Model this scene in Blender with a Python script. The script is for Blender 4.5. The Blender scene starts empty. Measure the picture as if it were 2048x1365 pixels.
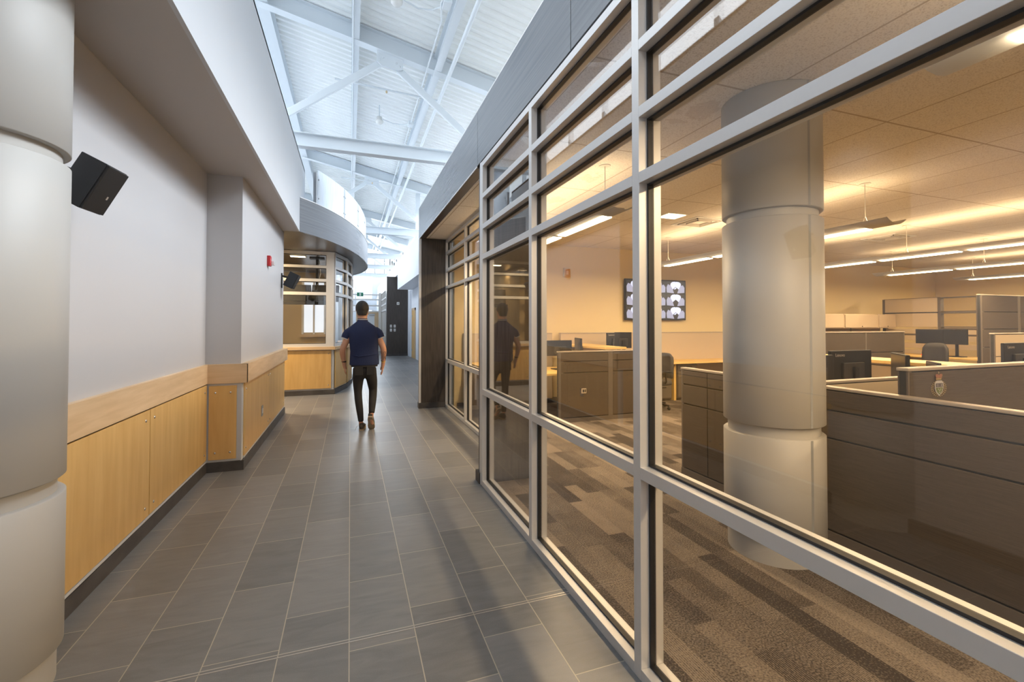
import bpy, math, random
from mathutils import Vector, Matrix
PI = math.pi
random.seed(7)
sc = bpy.context.scene
COL = sc.collection

# ------------------------------------------------------------------ camera
F_PX, EYE = 910.0, 1.51
PSI = math.atan((1024 - 700.5) / F_PX)
TILT = math.radians(1.0)
PY0 = 648.0 - F_PX * math.tan(TILT)
cam = bpy.data.cameras.new('camera'); camo = bpy.data.objects.new('camera', cam); COL.objects.link(camo)
cam.sensor_width = 36.0; cam.lens = F_PX / 2048 * 36.0
cam.shift_y = -(682.5 - PY0) / 2048 * -1 * -1
cam.clip_start = 0.05; cam.clip_end = 400
camo.location = (0, 0, EYE)
camo.rotation_euler = (PI / 2 + TILT, 0, -PSI)
sc.camera = camo

# ------------------------------------------------------------------ world, daylight, exposure
w = bpy.data.worlds.new('world'); sc.world = w; w.use_nodes = True
bg = w.node_tree.nodes['Background']
bg.inputs[0].default_value = (0.80, 0.90, 1.0, 1); bg.inputs[1].default_value = 1.5
sc.view_settings.view_transform = 'Standard'; sc.view_settings.look = 'None'
sc.view_settings.gamma = 1; sc.view_settings.use_curve_mapping = False
sc.view_settings.exposure = 0.42
sc.cycles.use_denoising = True
sc.cycles.max_bounces = 8; sc.cycles.diffuse_bounces = 5; sc.cycles.glossy_bounces = 4
sc.cycles.transparent_max_bounces = 40; sc.cycles.transmission_bounces = 6
sc.cycles.sample_clamp_indirect = 6; sc.cycles.caustics_reflective = False; sc.cycles.caustics_refractive = False

def area(name, loc, rot, sx, sy, energy, col, spread=None):
    l = bpy.data.lights.new(name, 'AREA'); l.shape = 'RECTANGLE'; l.size = sx; l.size_y = sy
    l.energy = energy; l.color = col
    if spread: l.spread = math.radians(spread)
    o = bpy.data.objects.new(name, l); COL.objects.link(o); o.location = loc; o.rotation_euler = rot
    return o
DAY = (0.86, 0.93, 1.0)
# daylight entering the high clerestory on the left, the high windows on the right and the end window
area('clerestory_daylight', (-2.95, 12, 5.7), (0, -PI / 2 + 0.75, 0), 2.2, 34, 600, DAY, 120)
area('high_right_daylight', (2.62, 12, 4.95), (0, PI / 2 - 0.80, 0), 1.1, 34, 420, DAY, 60)
area('end_window_daylight', (0.6, 31.6, 5.2), (-PI / 2, 0, 0), 3.4, 3.0, 480, DAY)
area('rear_fill', (0.0, -5.6, 3.8), (PI / 2, 0, 0), 2.6, 4.0, 36, (1.0,0.93,0.86))  # added fill from behind the camera; its window is unseen and assumed

# ------------------------------------------------------------------ materials
MATS = {}
def nm(name):
    m = bpy.data.materials.new(name); m.use_nodes = True
    nt = m.node_tree; b = nt.nodes['Principled BSDF']
    return m, nt, b
def N(nt, t, **kw):
    n = nt.nodes.new(t)
    for k, v in kw.items(): setattr(n, k, v)
    return n
def math_(nt, op, a, b=None):
    n = nt.nodes.new('ShaderNodeMath'); n.operation = op
    for i, x in enumerate((a, b)):
        if x is None: continue
        if isinstance(x, (int, float)): n.inputs[i].default_value = x
        else: nt.links.new(x, n.inputs[i])
    return n.outputs[0]
def plain(name, col, rough=0.6, metal=0.0, spec=0.5, emit=None, es=0, noise=0.0, nscale=20, bump=0.0):
    m, nt, b = nm(name)
    b.inputs['Base Color'].default_value = (*col, 1); b.inputs['Roughness'].default_value = rough
    b.inputs['Metallic'].default_value = metal; b.inputs['Specular IOR Level'].default_value = spec
    if emit: b.inputs['Emission Color'].default_value = (*emit, 1); b.inputs['Emission Strength'].default_value = es
    if noise or bump:
        tc = N(nt, 'ShaderNodeTexCoord'); no = N(nt, 'ShaderNodeTexNoise'); no.inputs['Scale'].default_value = nscale
        no.inputs['Detail'].default_value = 4
        nt.links.new(tc.outputs['Object'], no.inputs['Vector'])
        if noise:
            mr = N(nt, 'ShaderNodeMapRange'); mr.inputs[3].default_value = 1 - noise; mr.inputs[4].default_value = 1 + noise
            nt.links.new(no.outputs['Fac'], mr.inputs[0])
            mx = N(nt, 'ShaderNodeVectorMath', operation='SCALE'); mx.inputs[0].default_value = col
            nt.links.new(mr.outputs[0], mx.inputs['Scale']); nt.links.new(mx.outputs[0], b.inputs['Base Color'])
        if bump:
            bp = N(nt, 'ShaderNodeBump'); bp.inputs['Strength'].default_value = bump; bp.inputs['Distance'].default_value = 0.01
            nt.links.new(no.outputs['Fac'], bp.inputs['Height']); nt.links.new(bp.outputs[0], b.inputs['Normal'])
    MATS[name] = m
    return m
def grain(name, c1, c2, scale, rough=0.45, spec=0.5, fine=0.5, rot=None):
    """streaky grain: noise stretched by per-axis scale"""
    m, nt, b = nm(name)
    tc = N(nt, 'ShaderNodeTexCoord'); mp = N(nt, 'ShaderNodeMapping'); mp.inputs['Scale'].default_value = scale
    if rot: mp.inputs['Rotation'].default_value = rot
    nt.links.new(tc.outputs['Object'], mp.inputs[0])
    n1 = N(nt, 'ShaderNodeTexNoise'); n1.inputs['Scale'].default_value = 1; n1.inputs['Detail'].default_value = 6; n1.inputs['Roughness'].default_value = fine
    n1.inputs['Distortion'].default_value = 0.3
    nt.links.new(mp.outputs[0], n1.inputs['Vector'])
    r = N(nt, 'ShaderNodeValToRGB'); r.color_ramp.elements[0].position = 0.3; r.color_ramp.elements[1].position = 0.7
    r.color_ramp.elements[0].color = (*c1, 1); r.color_ramp.elements[1].color = (*c2, 1)
    nt.links.new(n1.outputs['Fac'], r.inputs[0]); nt.links.new(r.outputs[0], b.inputs['Base Color'])
    b.inputs['Roughness'].default_value = rough; b.inputs['Specular IOR Level'].default_value = spec
    MATS[name] = m
    return m

plain('white_paint', (0.56, 0.575, 0.60), 0.55, noise=0.02, nscale=3)
plain('wall_paint', (0.50, 0.487, 0.49), 0.42, noise=0.015, nscale=2)
plain('soffit_paint', (0.50, 0.47, 0.45), 0.8)
plain('steel_white', (0.70, 0.75, 0.79), 0.4)
plain('deck_white', (0.90, 0.92, 0.91), 0.5)
plain('plaster_far', (0.72, 0.75, 0.80), 0.6)
plain('office_wall', (0.74, 0.60, 0.34), 0.75)
plain('monitor_screen', (0.012, 0.012, 0.013), 0.35)
plain('alum', (0.66, 0.65, 0.64), 0.38, metal=0.35, noise=0.02, nscale=60)
plain('black_rubber', (0.012, 0.012, 0.014), 0.5)
plain('column_clad', (0.42, 0.405, 0.38), 0.5, metal=0.0)
plain('speaker_black', (0.022, 0.023, 0.026), 0.55, bump=0.2, nscale=400)
plain('speaker_grille', (0.012, 0.011, 0.011), 0.45, bump=0.3, nscale=600)
plain('black_plastic', (0.018, 0.017, 0.016), 0.55, spec=0.3)
plain('dark_plastic', (0.04, 0.037, 0.034), 0.6, spec=0.3)
plain('chrome', (0.6, 0.6, 0.6), 0.25, metal=1.0)
plain('steel_post', (0.42, 0.43, 0.45), 0.35, metal=0.8)
plain('red_paint', (0.50, 0.015, 0.02), 0.4)
plain('clear_lens', (0.8, 0.8, 0.8), 0.15)
plain('white_plastic', (0.75, 0.75, 0.73), 0.4)
plain('cream_plastic', (0.62, 0.48, 0.30), 0.5)
plain('sign_green', (0.01, 0.16, 0.09), 0.5)
plain('grey_paint', (0.28, 0.29, 0.30), 0.5)
plain('shadow_gap', (0.03, 0.028, 0.026), 0.9)
plain('tack_beige', (0.52, 0.42, 0.30), 0.95, noise=0.08, nscale=300)
plain('cab_metal', (0.60, 0.48, 0.34), 0.5)
plain('cab_dark', (0.13, 0.105, 0.08), 0.5)
plain('frame_brown', (0.115, 0.095, 0.08), 0.5)
plain('cap_trim', (0.42, 0.36, 0.30), 0.35, metal=0.3)
plain('desk_edge', (0.72, 0.47, 0.15), 0.45)
plain('chair_cloth', (0.045, 0.04, 0.036), 0.9, noise=0.1, nscale=200)
plain('lamp_metal', (0.62, 0.58, 0.52), 0.4)
plain('lamp_glow', (1, 1, 1), 0.5, emit=(1.0, 0.83, 0.58), es=14)
plain('downlight_glow', (1, 1, 1), 0.5, emit=(1.0, 0.8, 0.5), es=6)
plain('red_led', (0.3, 0, 0), 0.5, emit=(1, 0.05, 0.02), es=3)
plain('logo_silver', (0.55, 0.50, 0.44), 0.3, metal=0.4)
plain('skin', (0.52, 0.27, 0.17), 0.5, noise=0.06, nscale=25)
plain('tattoo', (0.10, 0.085, 0.085), 0.6)
plain('hair', (0.018, 0.015, 0.013), 0.55, noise=0.5, nscale=90, bump=0.8)
plain('navy_knit', (0.012, 0.022, 0.075), 0.85, noise=0.12, nscale=60, bump=0.15)
plain('white_knit', (0.55, 0.55, 0.52), 0.8)
plain('black_denim', (0.017, 0.016, 0.017), 0.8, noise=0.35, nscale=14, bump=0.3)
plain('shoe_grey', (0.05, 0.042, 0.036), 0.8, noise=0.2, nscale=60)
plain('shoe_sole', (0.30, 0.24, 0.17), 0.7, noise=0.1, nscale=50)
plain('shoe_white', (0.65, 0.62, 0.56), 0.7)
plain('yellow_band', (0.7, 0.5, 0.05), 0.6)
plain('warm_wall', (0.60, 0.44, 0.24), 0.7)
plain('booth_grey', (0.35, 0.32, 0.28), 0.7)
plain('window_glow', (0.5,0.5,0.5), 0.4, emit=(0.80,0.86,0.95), es=0.75)
plain('frost_white', (0.75, 0.78, 0.82), 0.4)
plain('door_wood', (0.62, 0.45, 0.28), 0.5)
plain('eye_white', (0.7, 0.7, 0.68), 0.3)
plain('screen_dark', (0.03, 0.03, 0.035), 0.3, emit=(0.10, 0.09, 0.10), es=0.6)
plain('screen_light', (0.1, 0.1, 0.1), 0.3, emit=(0.62, 0.66, 0.95), es=1.15)
plain('screen_mid', (0.1, 0.1, 0.1), 0.3, emit=(0.33, 0.34, 0.48), es=1.0)
plain('screen_black', (0.02, 0.02, 0.02), 0.3, emit=(0.03, 0.03, 0.03), es=0.5)
plain('screen_blue', (0.02, 0.02, 0.02), 0.3, emit=(0.08, 0.08, 0.35), es=0.9)
plain('crest_gold', (0.34, 0.24, 0.10), 0.5)
plain('crest_red', (0.28, 0.07, 0.05), 0.5)
plain('crest_white', (0.42, 0.40, 0.40), 0.5)
plain('crest_green', (0.12, 0.15, 0.05), 0.5)
plain('crest_blue', (0.10, 0.09, 0.11), 0.5)
plain('floor_strip', (0.50, 0.47, 0.43), 0.35, metal=0.5)
grain('maple_panel', (0.58, 0.35, 0.12), (0.68, 0.44, 0.17), (14, 14, 1.6), 0.42)
grain('maple_rail', (0.56, 0.38, 0.21), (0.68, 0.49, 0.30), (2.2, 2.2, 22), 0.5)
grain('maple_counter', (0.70, 0.46, 0.15), (0.78, 0.55, 0.22), (3, 12, 12), 0.45)
grain('dark_laminate', (0.032, 0.026, 0.023), (0.075, 0.062, 0.054), (70, 70, 3), 0.32)
grain('laminate_sky_sheen', (0.11, 0.12, 0.135), (0.18, 0.19, 0.21), (0.8, 0.8, 150), 0.25, spec=0.8)  # blue-grey sky sheen put into the colour of the dark laminate
grain('dark_soffit', (0.05, 0.038, 0.03), (0.09, 0.07, 0.058), (60, 2, 2), 0.28, spec=0.6)
grain('brown_fabric', (0.055, 0.040, 0.028), (0.085, 0.063, 0.045), (6, 6, 260), 0.9)
grain('base_tile', (0.05, 0.044, 0.042), (0.085, 0.078, 0.074), (5, 5, 9), 0.5)

def mat_floor():
    m, nt, b = nm('slate_tile')
    tc = N(nt, 'ShaderNodeTexCoord'); sp = N(nt, 'ShaderNodeSeparateXYZ'); nt.links.new(tc.outputs['Object'], sp.inputs[0])
    X, Y = sp.outputs[0], sp.outputs[1]
    u = math_(nt, 'DIVIDE', math_(nt, 'SUBTRACT', X, 0.004), 0.305)
    row = math_(nt, 'FLOOR', u); fu = math_(nt, 'FRACT', u)
    # columns of tiles slip by a third of a tile each
    v = math_(nt, 'ADD', math_(nt, 'DIVIDE', math_(nt, 'SUBTRACT', Y, 2.25), 0.592), math_(nt, 'MULTIPLY', row, -0.40))
    col = math_(nt, 'FLOOR', v); fv = math_(nt, 'FRACT', v)
    def edge(f, wd):
        a = math_(nt, 'LESS_THAN', f, wd); c = math_(nt, 'GREATER_THAN', f, 1 - wd); return math_(nt, 'MAXIMUM', a, c)
    grout = math_(nt, 'MAXIMUM', edge(fu, 0.0075), edge(fv, 0.0036))
    cb = N(nt, 'ShaderNodeCombineXYZ'); nt.links.new(row, cb.inputs[0]); nt.links.new(col, cb.inputs[1])
    wn = N(nt, 'ShaderNodeTexWhiteNoise'); nt.links.new(cb.outputs[0], wn.inputs[0])
    ad = N(nt, 'ShaderNodeVectorMath', operation='ADD'); sc1 = N(nt, 'ShaderNodeVectorMath', operation='SCALE'); sc1.inputs['Scale'].default_value = 7
    nt.links.new(wn.outputs['Color'], sc1.inputs[0]); nt.links.new(tc.outputs['Object'], ad.inputs[0]); nt.links.new(sc1.outputs[0], ad.inputs[1])
    mp = N(nt, 'ShaderNodeMapping'); mp.inputs['Rotation'].default_value = (0, 0, 0.9); mp.inputs['Scale'].default_value = (2.2, 9, 1)
    nt.links.new(ad.outputs[0], mp.inputs[0])
    n1 = N(nt, 'ShaderNodeTexNoise'); n1.inputs['Scale'].default_value = 1.6; n1.inputs['Detail'].default_value = 8; n1.inputs['Distortion'].default_value = 1.2
    nt.links.new(mp.outputs[0], n1.inputs['Vector'])
    n2 = N(nt, 'ShaderNodeTexNoise'); n2.inputs['Scale'].default_value = 220; nt.links.new(tc.outputs['Object'], n2.inputs['Vector'])
    val = math_(nt, 'ADD', math_(nt, 'ADD', math_(nt, 'MULTIPLY', n1.outputs['Fac'], 0.55), math_(nt, 'MULTIPLY', n2.outputs['Fac'], 0.25)), math_(nt, 'MULTIPLY', wn.outputs['Value'], 0.32))
    r = N(nt, 'ShaderNodeValToRGB'); r.color_ramp.elements[0].position = 0.3; r.color_ramp.elements[1].position = 0.85
    r.color_ramp.elements[0].color = (0.14, 0.143, 0.147, 1); r.color_ramp.elements[1].color = (0.25, 0.252, 0.257, 1)
    nt.links.new(val, r.inputs[0])
    mx = N(nt, 'ShaderNodeMix', data_type='RGBA'); nt.links.new(grout, mx.inputs[0]); nt.links.new(r.outputs[0], mx.inputs[6]); mx.inputs[7].default_value = (0.46, 0.42, 0.35, 1)
    nt.links.new(mx.outputs[2], b.inputs['Base Color'])
    rr = math_(nt, 'ADD', 0.30, math_(nt, 'MULTIPLY', n1.outputs['Fac'], 0.16)); nt.links.new(rr, b.inputs['Roughness'])
    bp = N(nt, 'ShaderNodeBump'); bp.inputs['Strength'].default_value = 0.25; bp.inputs['Distance'].default_value = 0.003
    nt.links.new(n1.outputs['Fac'], bp.inputs['Height']); nt.links.new(bp.outputs[0], b.inputs['Normal'])
    MATS['slate_tile'] = m
mat_floor()
def mat_carpet():
    m, nt, b = nm('plank_carpet')
    tc = N(nt, 'ShaderNodeTexCoord'); sp = N(nt, 'ShaderNodeSeparateXYZ'); nt.links.new(tc.outputs['Object'], sp.inputs[0])
    X, Y = sp.outputs[0], sp.outputs[1]
    u = math_(nt, 'DIVIDE', X, 0.125); row = math_(nt, 'FLOOR', u)
    wr = N(nt, 'ShaderNodeTexWhiteNoise', noise_dimensions='1D'); nt.links.new(row, wr.inputs['W'])
    v = math_(nt, 'ADD', math_(nt, 'DIVIDE', Y, 0.62), math_(nt, 'MULTIPLY', wr.outputs['Value'], 5)); col = math_(nt, 'FLOOR', v)
    cb = N(nt, 'ShaderNodeCombineXYZ'); nt.links.new(row, cb.inputs[0]); nt.links.new(col, cb.inputs[1])
    wn = N(nt, 'ShaderNodeTexWhiteNoise'); nt.links.new(cb.outputs[0], wn.inputs[0])
    n2 = N(nt, 'ShaderNodeTexNoise'); n2.inputs['Scale'].default_value = 110; nt.links.new(tc.outputs['Object'], n2.inputs['Vector'])
    mp = N(nt, 'ShaderNodeMapping'); mp.inputs['Scale'].default_value = (3.5, 3.0, 1); nt.links.new(tc.outputs['Object'], mp.inputs[0])
    n3 = N(nt, 'ShaderNodeTexNoise'); n3.inputs['Scale'].default_value = 1.6; nt.links.new(mp.outputs[0], n3.inputs['Vector'])
    rib = math_(nt, 'LESS_THAN', math_(nt, 'FRACT', math_(nt, 'MULTIPLY', X, 90)), 0.28)
    has = math_(nt, 'GREATER_THAN', math_(nt, 'FRACT', math_(nt, 'MULTIPLY', wn.outputs['Value'], 7.3)), 0.45)
    ribs = math_(nt, 'MULTIPLY', math_(nt, 'MULTIPLY', rib, has), 0.45)
    t = math_(nt, 'ADD', math_(nt, 'MULTIPLY', wn.outputs['Value'], 0.62), math_(nt, 'MULTIPLY', n3.outputs['Fac'], 0.42))
    t = math_(nt, 'ADD', t, math_(nt, 'MULTIPLY', math_(nt, 'SUBTRACT', n2.outputs['Fac'], 0.5), 1.6))
    t = math_(nt, 'ADD', t, ribs)
    r = N(nt, 'ShaderNodeValToRGB'); r.color_ramp.elements[0].position = 0.25; r.color_ramp.elements[1].position = 1.15 / 1.2
    r.color_ramp.elements[0].color = (0.04, 0.031, 0.025, 1); r.color_ramp.elements[1].color = (0.25, 0.205, 0.165, 1)
    nt.links.new(t, r.inputs[0]); nt.links.new(r.outputs[0], b.inputs['Base Color'])
    b.inputs['Roughness'].default_value = 0.95; b.inputs['Specular IOR Level'].default_value = 0.1
    MATS['plank_carpet'] = m
mat_carpet()
def mat_ceiltile():
    m, nt, b = nm('ceiling_tile')
    tc = N(nt, 'ShaderNodeTexCoord'); sp = N(nt, 'ShaderNodeSeparateXYZ'); nt.links.new(tc.outputs['Object'], sp.inputs[0])
    fu = math_(nt, 'FRACT', math_(nt, 'DIVIDE', math_(nt, 'SUBTRACT', sp.outputs[0], 4.41), 0.622))
    fv = math_(nt, 'FRACT', math_(nt, 'DIVIDE', math_(nt, 'SUBTRACT', sp.outputs[1], 2.25), 1.155))
    g = math_(nt, 'MAXIMUM', math_(nt, 'LESS_THAN', fu, 0.022), math_(nt, 'LESS_THAN', fv, 0.014))
    n2 = N(nt, 'ShaderNodeTexNoise'); n2.inputs['Scale'].default_value = 120; n2.inputs['Detail'].default_value = 3; nt.links.new(tc.outputs['Object'], n2.inputs['Vector'])
    r = N(nt, 'ShaderNodeValToRGB'); r.color_ramp.elements[0].position = 0.32; r.color_ramp.elements[1].position = 0.5
    r.color_ramp.elements[0].color = (0.52, 0.46, 0.40, 1); r.color_ramp.elements[1].color = (0.74, 0.69, 0.62, 1)
    nt.links.new(n2.outputs['Fac'], r.inputs[0])
    # old water stains at fixed places on the tiles
    col = r.outputs[0]
    for (sx, sy, ra) in ((2.35, 2.57, 0.16), (2.31, 2.80, 0.09), (2.35, 4.18, 0.13), (2.33, 5.07, 0.15), (2.05, 3.55, 0.10)):
        vm = N(nt, 'ShaderNodeVectorMath', operation='DISTANCE'); nt.links.new(tc.outputs['Object'], vm.inputs[0]); vm.inputs[1].default_value = (sx, sy, 3.03)
        n3 = N(nt, 'ShaderNodeTexNoise'); n3.inputs['Scale'].default_value = 14; nt.links.new(tc.outputs['Object'], n3.inputs['Vector'])
        d = math_(nt, 'ADD', vm.outputs['Value'], math_(nt, 'MULTIPLY', math_(nt, 'SUBTRACT', n3.outputs['Fac'], 0.5), 0.34))
        s = math_(nt, 'MULTIPLY', math_(nt, 'LESS_THAN', d, ra * 0.8), 0.30)
        mx = N(nt, 'ShaderNodeMix', data_type='RGBA'); nt.links.new(s, mx.inputs[0]); nt.links.new(col, mx.inputs[6]); mx.inputs[7].default_value = (0.40, 0.29, 0.20, 1)
        col = mx.outputs[2]
    mx = N(nt, 'ShaderNodeMix', data_type='RGBA'); nt.links.new(g, mx.inputs[0]); nt.links.new(col, mx.inputs[6]); mx.inputs[7].default_value = (0.42, 0.35, 0.27, 1)
    nt.links.new(mx.outputs[2], b.inputs['Base Color']); b.inputs['Roughness'].default_value = 0.9
    MATS['ceiling_tile'] = m
mat_ceiltile()
def mat_glass(name, tint, base=0.045):
    m = bpy.data.materials.new(name); m.use_nodes = True; nt = m.node_tree; nt.nodes.clear()
    out = N(nt, 'ShaderNodeOutputMaterial'); tr = N(nt, 'ShaderNodeBsdfTransparent'); tr.inputs[0].default_value = (*tint, 1)
    gl = N(nt, 'ShaderNodeBsdfGlossy'); gl.inputs['Roughness'].default_value = 0.0; gl.inputs[0].default_value = (1, 1, 1, 1)
    ge = N(nt, 'ShaderNodeNewGeometry'); dt = N(nt, 'ShaderNodeVectorMath', operation='DOT_PRODUCT')
    nt.links.new(ge.outputs['Normal'], dt.inputs[0]); nt.links.new(ge.outputs['Incoming'], dt.inputs[1])
    c = math_(nt, 'ABSOLUTE', dt.outputs['Value'])
    f = math_(nt, 'ADD', base, math_(nt, 'MULTIPLY', math_(nt, 'POWER', math_(nt, 'SUBTRACT', 1.0, c), 5), 1 - base))
    mx = N(nt, 'ShaderNodeMixShader'); nt.links.new(f, mx.inputs[0]); nt.links.new(tr.outputs[0], mx.inputs[1]); nt.links.new(gl.outputs[0], mx.inputs[2])
    nt.links.new(mx.outputs[0], out.inputs[0]); MATS[name] = m
mat_glass('glass', (0.95, 0.955, 0.95))
def mat_frost():
    m = bpy.data.materials.new('streaky_glass'); m.use_nodes = True; nt = m.node_tree; b = nt.nodes['Principled BSDF']
    tc = N(nt, 'ShaderNodeTexCoord'); mp = N(nt, 'ShaderNodeMapping'); mp.inputs['Scale'].default_value = (30, 30, 1.6); nt.links.new(tc.outputs['Object'], mp.inputs[0])
    n1 = N(nt, 'ShaderNodeTexNoise'); n1.inputs['Scale'].default_value = 2.0; n1.inputs['Detail'].default_value = 6; nt.links.new(mp.outputs[0], n1.inputs['Vector'])
    r = N(nt, 'ShaderNodeValToRGB'); r.color_ramp.elements[0].position = 0.36; r.color_ramp.elements[1].position = 0.5
    r.color_ramp.elements[0].color = (0.62, 0.68, 0.76, 1); r.color_ramp.elements[1].color = (0.90, 0.93, 0.96, 1)
    nt.links.new(n1.outputs['Fac'], r.inputs[0]); nt.links.new(r.outputs[0], b.inputs['Base Color'])
    b.inputs['Roughness'].default_value = 0.25
    tl = N(nt, 'ShaderNodeBsdfTranslucent'); tl.inputs[0].default_value = (0.85, 0.9, 0.95, 1)
    tp = N(nt, 'ShaderNodeBsdfTransparent')
    m1 = N(nt, 'ShaderNodeMixShader'); m1.inputs[0].default_value = 0.5; nt.links.new(b.outputs[0], m1.inputs[1]); nt.links.new(tl.outputs[0], m1.inputs[2])
    m2 = N(nt, 'ShaderNodeMixShader'); m2.inputs[0].default_value = 0.18; nt.links.new(m1.outputs[0], m2.inputs[1]); nt.links.new(tp.outputs[0], m2.inputs[2])
    nt.links.new(m2.outputs[0], nt.nodes['Material Output'].inputs[0]); MATS['streaky_glass'] = m
mat_frost()

# ------------------------------------------------------------------ mesh builder
class MB:
    def __init__(s): s.v = []; s.f = []; s.sm = []; s.mi = []; s.cur = 0
    def add(s, vs, fs, smooth=False):
        n = len(s.v); s.v += [tuple(p) for p in vs]; s.f += [[n + i for i in f] for f in fs]; s.sm += [smooth] * len(fs); s.mi += [s.cur] * len(fs); return s
    def box(s, x0, x1, y0, y1, z0, z1):
        x0, x1 = min(x0, x1), max(x0, x1); y0, y1 = min(y0, y1), max(y0, y1); z0, z1 = min(z0, z1), max(z0, z1)
        vs = [(x0,y0,z0),(x1,y0,z0),(x1,y1,z0),(x0,y1,z0),(x0,y0,z1),(x1,y0,z1),(x1,y1,z1),(x0,y1,z1)]
        return s.add(vs, [[0,3,2,1],[4,5,6,7],[0,1,5,4],[1,2,6,5],[2,3,7,6],[3,0,4,7]])
    def obox(s, M, sx, sy, sz):
        vs = [M @ Vector((x*sx/2, y*sy/2, z*sz/2)) for z in (-1,1) for (x,y) in ((-1,-1),(1,-1),(1,1),(-1,1))]
        return s.add(vs, [[0,3,2,1],[4,5,6,7],[0,1,5,4],[1,2,6,5],[2,3,7,6],[3,0,4,7]])
    def bar(s, p0, p1, wd, h, up=(0,0,1)):
        p0, p1 = Vector(p0), Vector(p1); d = (p1-p0); L = d.length; d.normalize(); side = d.cross(Vector(up)); side.normalize(); u = side.cross(d)
        M = Matrix((( d.x, side.x, u.x, (p0.x+p1.x)/2),( d.y, side.y, u.y, (p0.y+p1.y)/2),( d.z, side.z, u.z, (p0.z+p1.z)/2),(0,0,0,1)))
        return s.obox(M, L, wd, h)
    def prism(s, poly, z0, z1):
        n = len(poly); a = sum(poly[i][0]*poly[(i+1)%n][1]-poly[(i+1)%n][0]*poly[i][1] for i in range(n))
        if a < 0: poly = poly[::-1]
        vs = [(x,y,z0) for x,y in poly]+[(x,y,z1) for x,y in poly]
        return s.add(vs, [list(range(n))[::-1], list(range(n,2*n))]+[[i,(i+1)%n,n+(i+1)%n,n+i] for i in range(n)])
    def lathe(s, cx, cy, prof, n=48, a0=0, a1=2*PI):
        full = abs(a1-a0-2*PI) < 1e-6; m = n if full else n+1
        vs = []
        for (r,z) in prof:
            for i in range(m):
                a = a0+(a1-a0)*i/n; vs.append((cx+r*math.cos(a), cy+r*math.sin(a), z))
        fs = []
        for k in range(len(prof)-1):
            for i in range(n):
                j = (i+1)%m; fs.append([k*m+i,k*m+j,(k+1)*m+j,(k+1)*m+i])
        return s.add(vs, fs, True)
    def tube(s, pts, r, n=10):
        pts = [Vector(p) for p in pts]; rs = r if isinstance(r,(list,tuple)) else [r]*len(pts)
        rings = []; prev = None
        for i,p in enumerate(pts):
            d = (pts[min(i+1,len(pts)-1)]-pts[max(i-1,0)]).normalized()
            ref = prev if prev is not None else (Vector((0,0,1)) if abs(d.z) < .9 else Vector((1,0,0)))
            sd = d.cross(ref); 
            if sd.length < 1e-5: sd = d.cross(Vector((1,0,0)))
            sd.normalize(); up = sd.cross(d); prev = up
            rr = rs[i]; ra, rb = (rr if isinstance(rr,(list,tuple)) else (rr,rr))
            rings.append([p+sd*math.cos(2*PI*k/n)*ra+up*math.sin(2*PI*k/n)*rb for k in range(n)])
        vs = [q for rg in rings for q in rg]; fs = []
        for k in range(len(rings)-1):
            for i in range(n):
                j=(i+1)%n; fs.append([k*n+i,k*n+j,(k+1)*n+j,(k+1)*n+i])
        s.add(vs, fs, True)
        return s.add(rings[0], [list(range(n))[::-1]]).add(rings[-1], [list(range(n))])
    def loft(s, rings, caps=True):
        """rings: (cx,cy,cz,rx,ry)"""
        n = 28; vs = []
        for (cx,cy,cz,rx,ry) in rings:
            for k in range(n):
                a = 2*PI*k/n; c, q = math.cos(a), math.sin(a)
                vs.append((cx+rx*math.copysign(abs(c)**0.85,c), cy+ry*math.copysign(abs(q)**0.85,q), cz))
        fs = [[k*n+i,k*n+(i+1)%n,(k+1)*n+(i+1)%n,(k+1)*n+i] for k in range(len(rings)-1) for i in range(n)]
        s.add(vs, fs, True)
        if caps: m = len(rings); s.add(vs[:n], [list(range(n))[::-1]]); s.add(vs[(m-1)*n:], [list(range(n))])
        return s
    def ball(s, c, r, nu=16, nv=10, M=None):
        rx, ry, rz = (r,r,r) if isinstance(r,(int,float)) else r
        vs = []; 
        for j in range(nv+1):
            t = PI*j/nv
            for i in range(nu):
                a = 2*PI*i/nu; p = Vector((rx*math.sin(t)*math.cos(a), ry*math.sin(t)*math.sin(a), rz*math.cos(t)))
                if M is not None: p = M @ p
                vs.append(p+Vector(c))
        return s.add(vs, [[j*nu+i,(j+1)*nu+i,(j+1)*nu+(i+1)%nu,j*nu+(i+1)%nu] for j in range(nv) for i in range(nu)], True)
    def build(s, name, mat, parent=None, bevel=0, smooth=None, mats=None, solid=None):
        off = Vector((0,0,0)); q = parent
        while q is not None: off += Vector(q.location); q = q.parent
        me = bpy.data.meshes.new(name); me.from_pydata([tuple(Vector(p)-off) for p in s.v], [], s.f); me.update()
        for p, k, mi in zip(me.polygons, s.sm, s.mi): p.use_smooth = k; p.material_index = mi
        if mats: 
            for mm in mats: me.materials.append(MATS[mm])
        else: me.materials.append(MATS[mat])
        o = bpy.data.objects.new(name, me); COL.objects.link(o)
        if parent is not None: o.parent = parent
        if bevel:
            md = o.modifiers.new('bevel','BEVEL'); md.width = bevel; md.segments = 2; md.limit_method = 'ANGLE'
        return o
def tag(o, label, cat, group=None, kind=None):
    if label: o['label'] = label
    if cat: o['category'] = cat
    if group: o['group'] = group
    if kind: o['kind'] = kind
    return o
def thing(name, label, cat, loc=(0,0,0), rotz=0, group=None):
    o = bpy.data.objects.new(name, None); COL.objects.link(o); o.location = loc; o.rotation_euler = (0,0,rotz)
    o.empty_display_size = 0.1
    return tag(o, label, cat, group)
def struct(o): o['kind'] = 'structure'; return o
def copy_tree(o, parent=None):
    c = o.copy(); COL.objects.link(c)
    if parent is not None: c.parent = parent
    for ch in list(o.children): copy_tree(ch, c)
    return c
def B(*a): return MB().box(*a)
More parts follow.
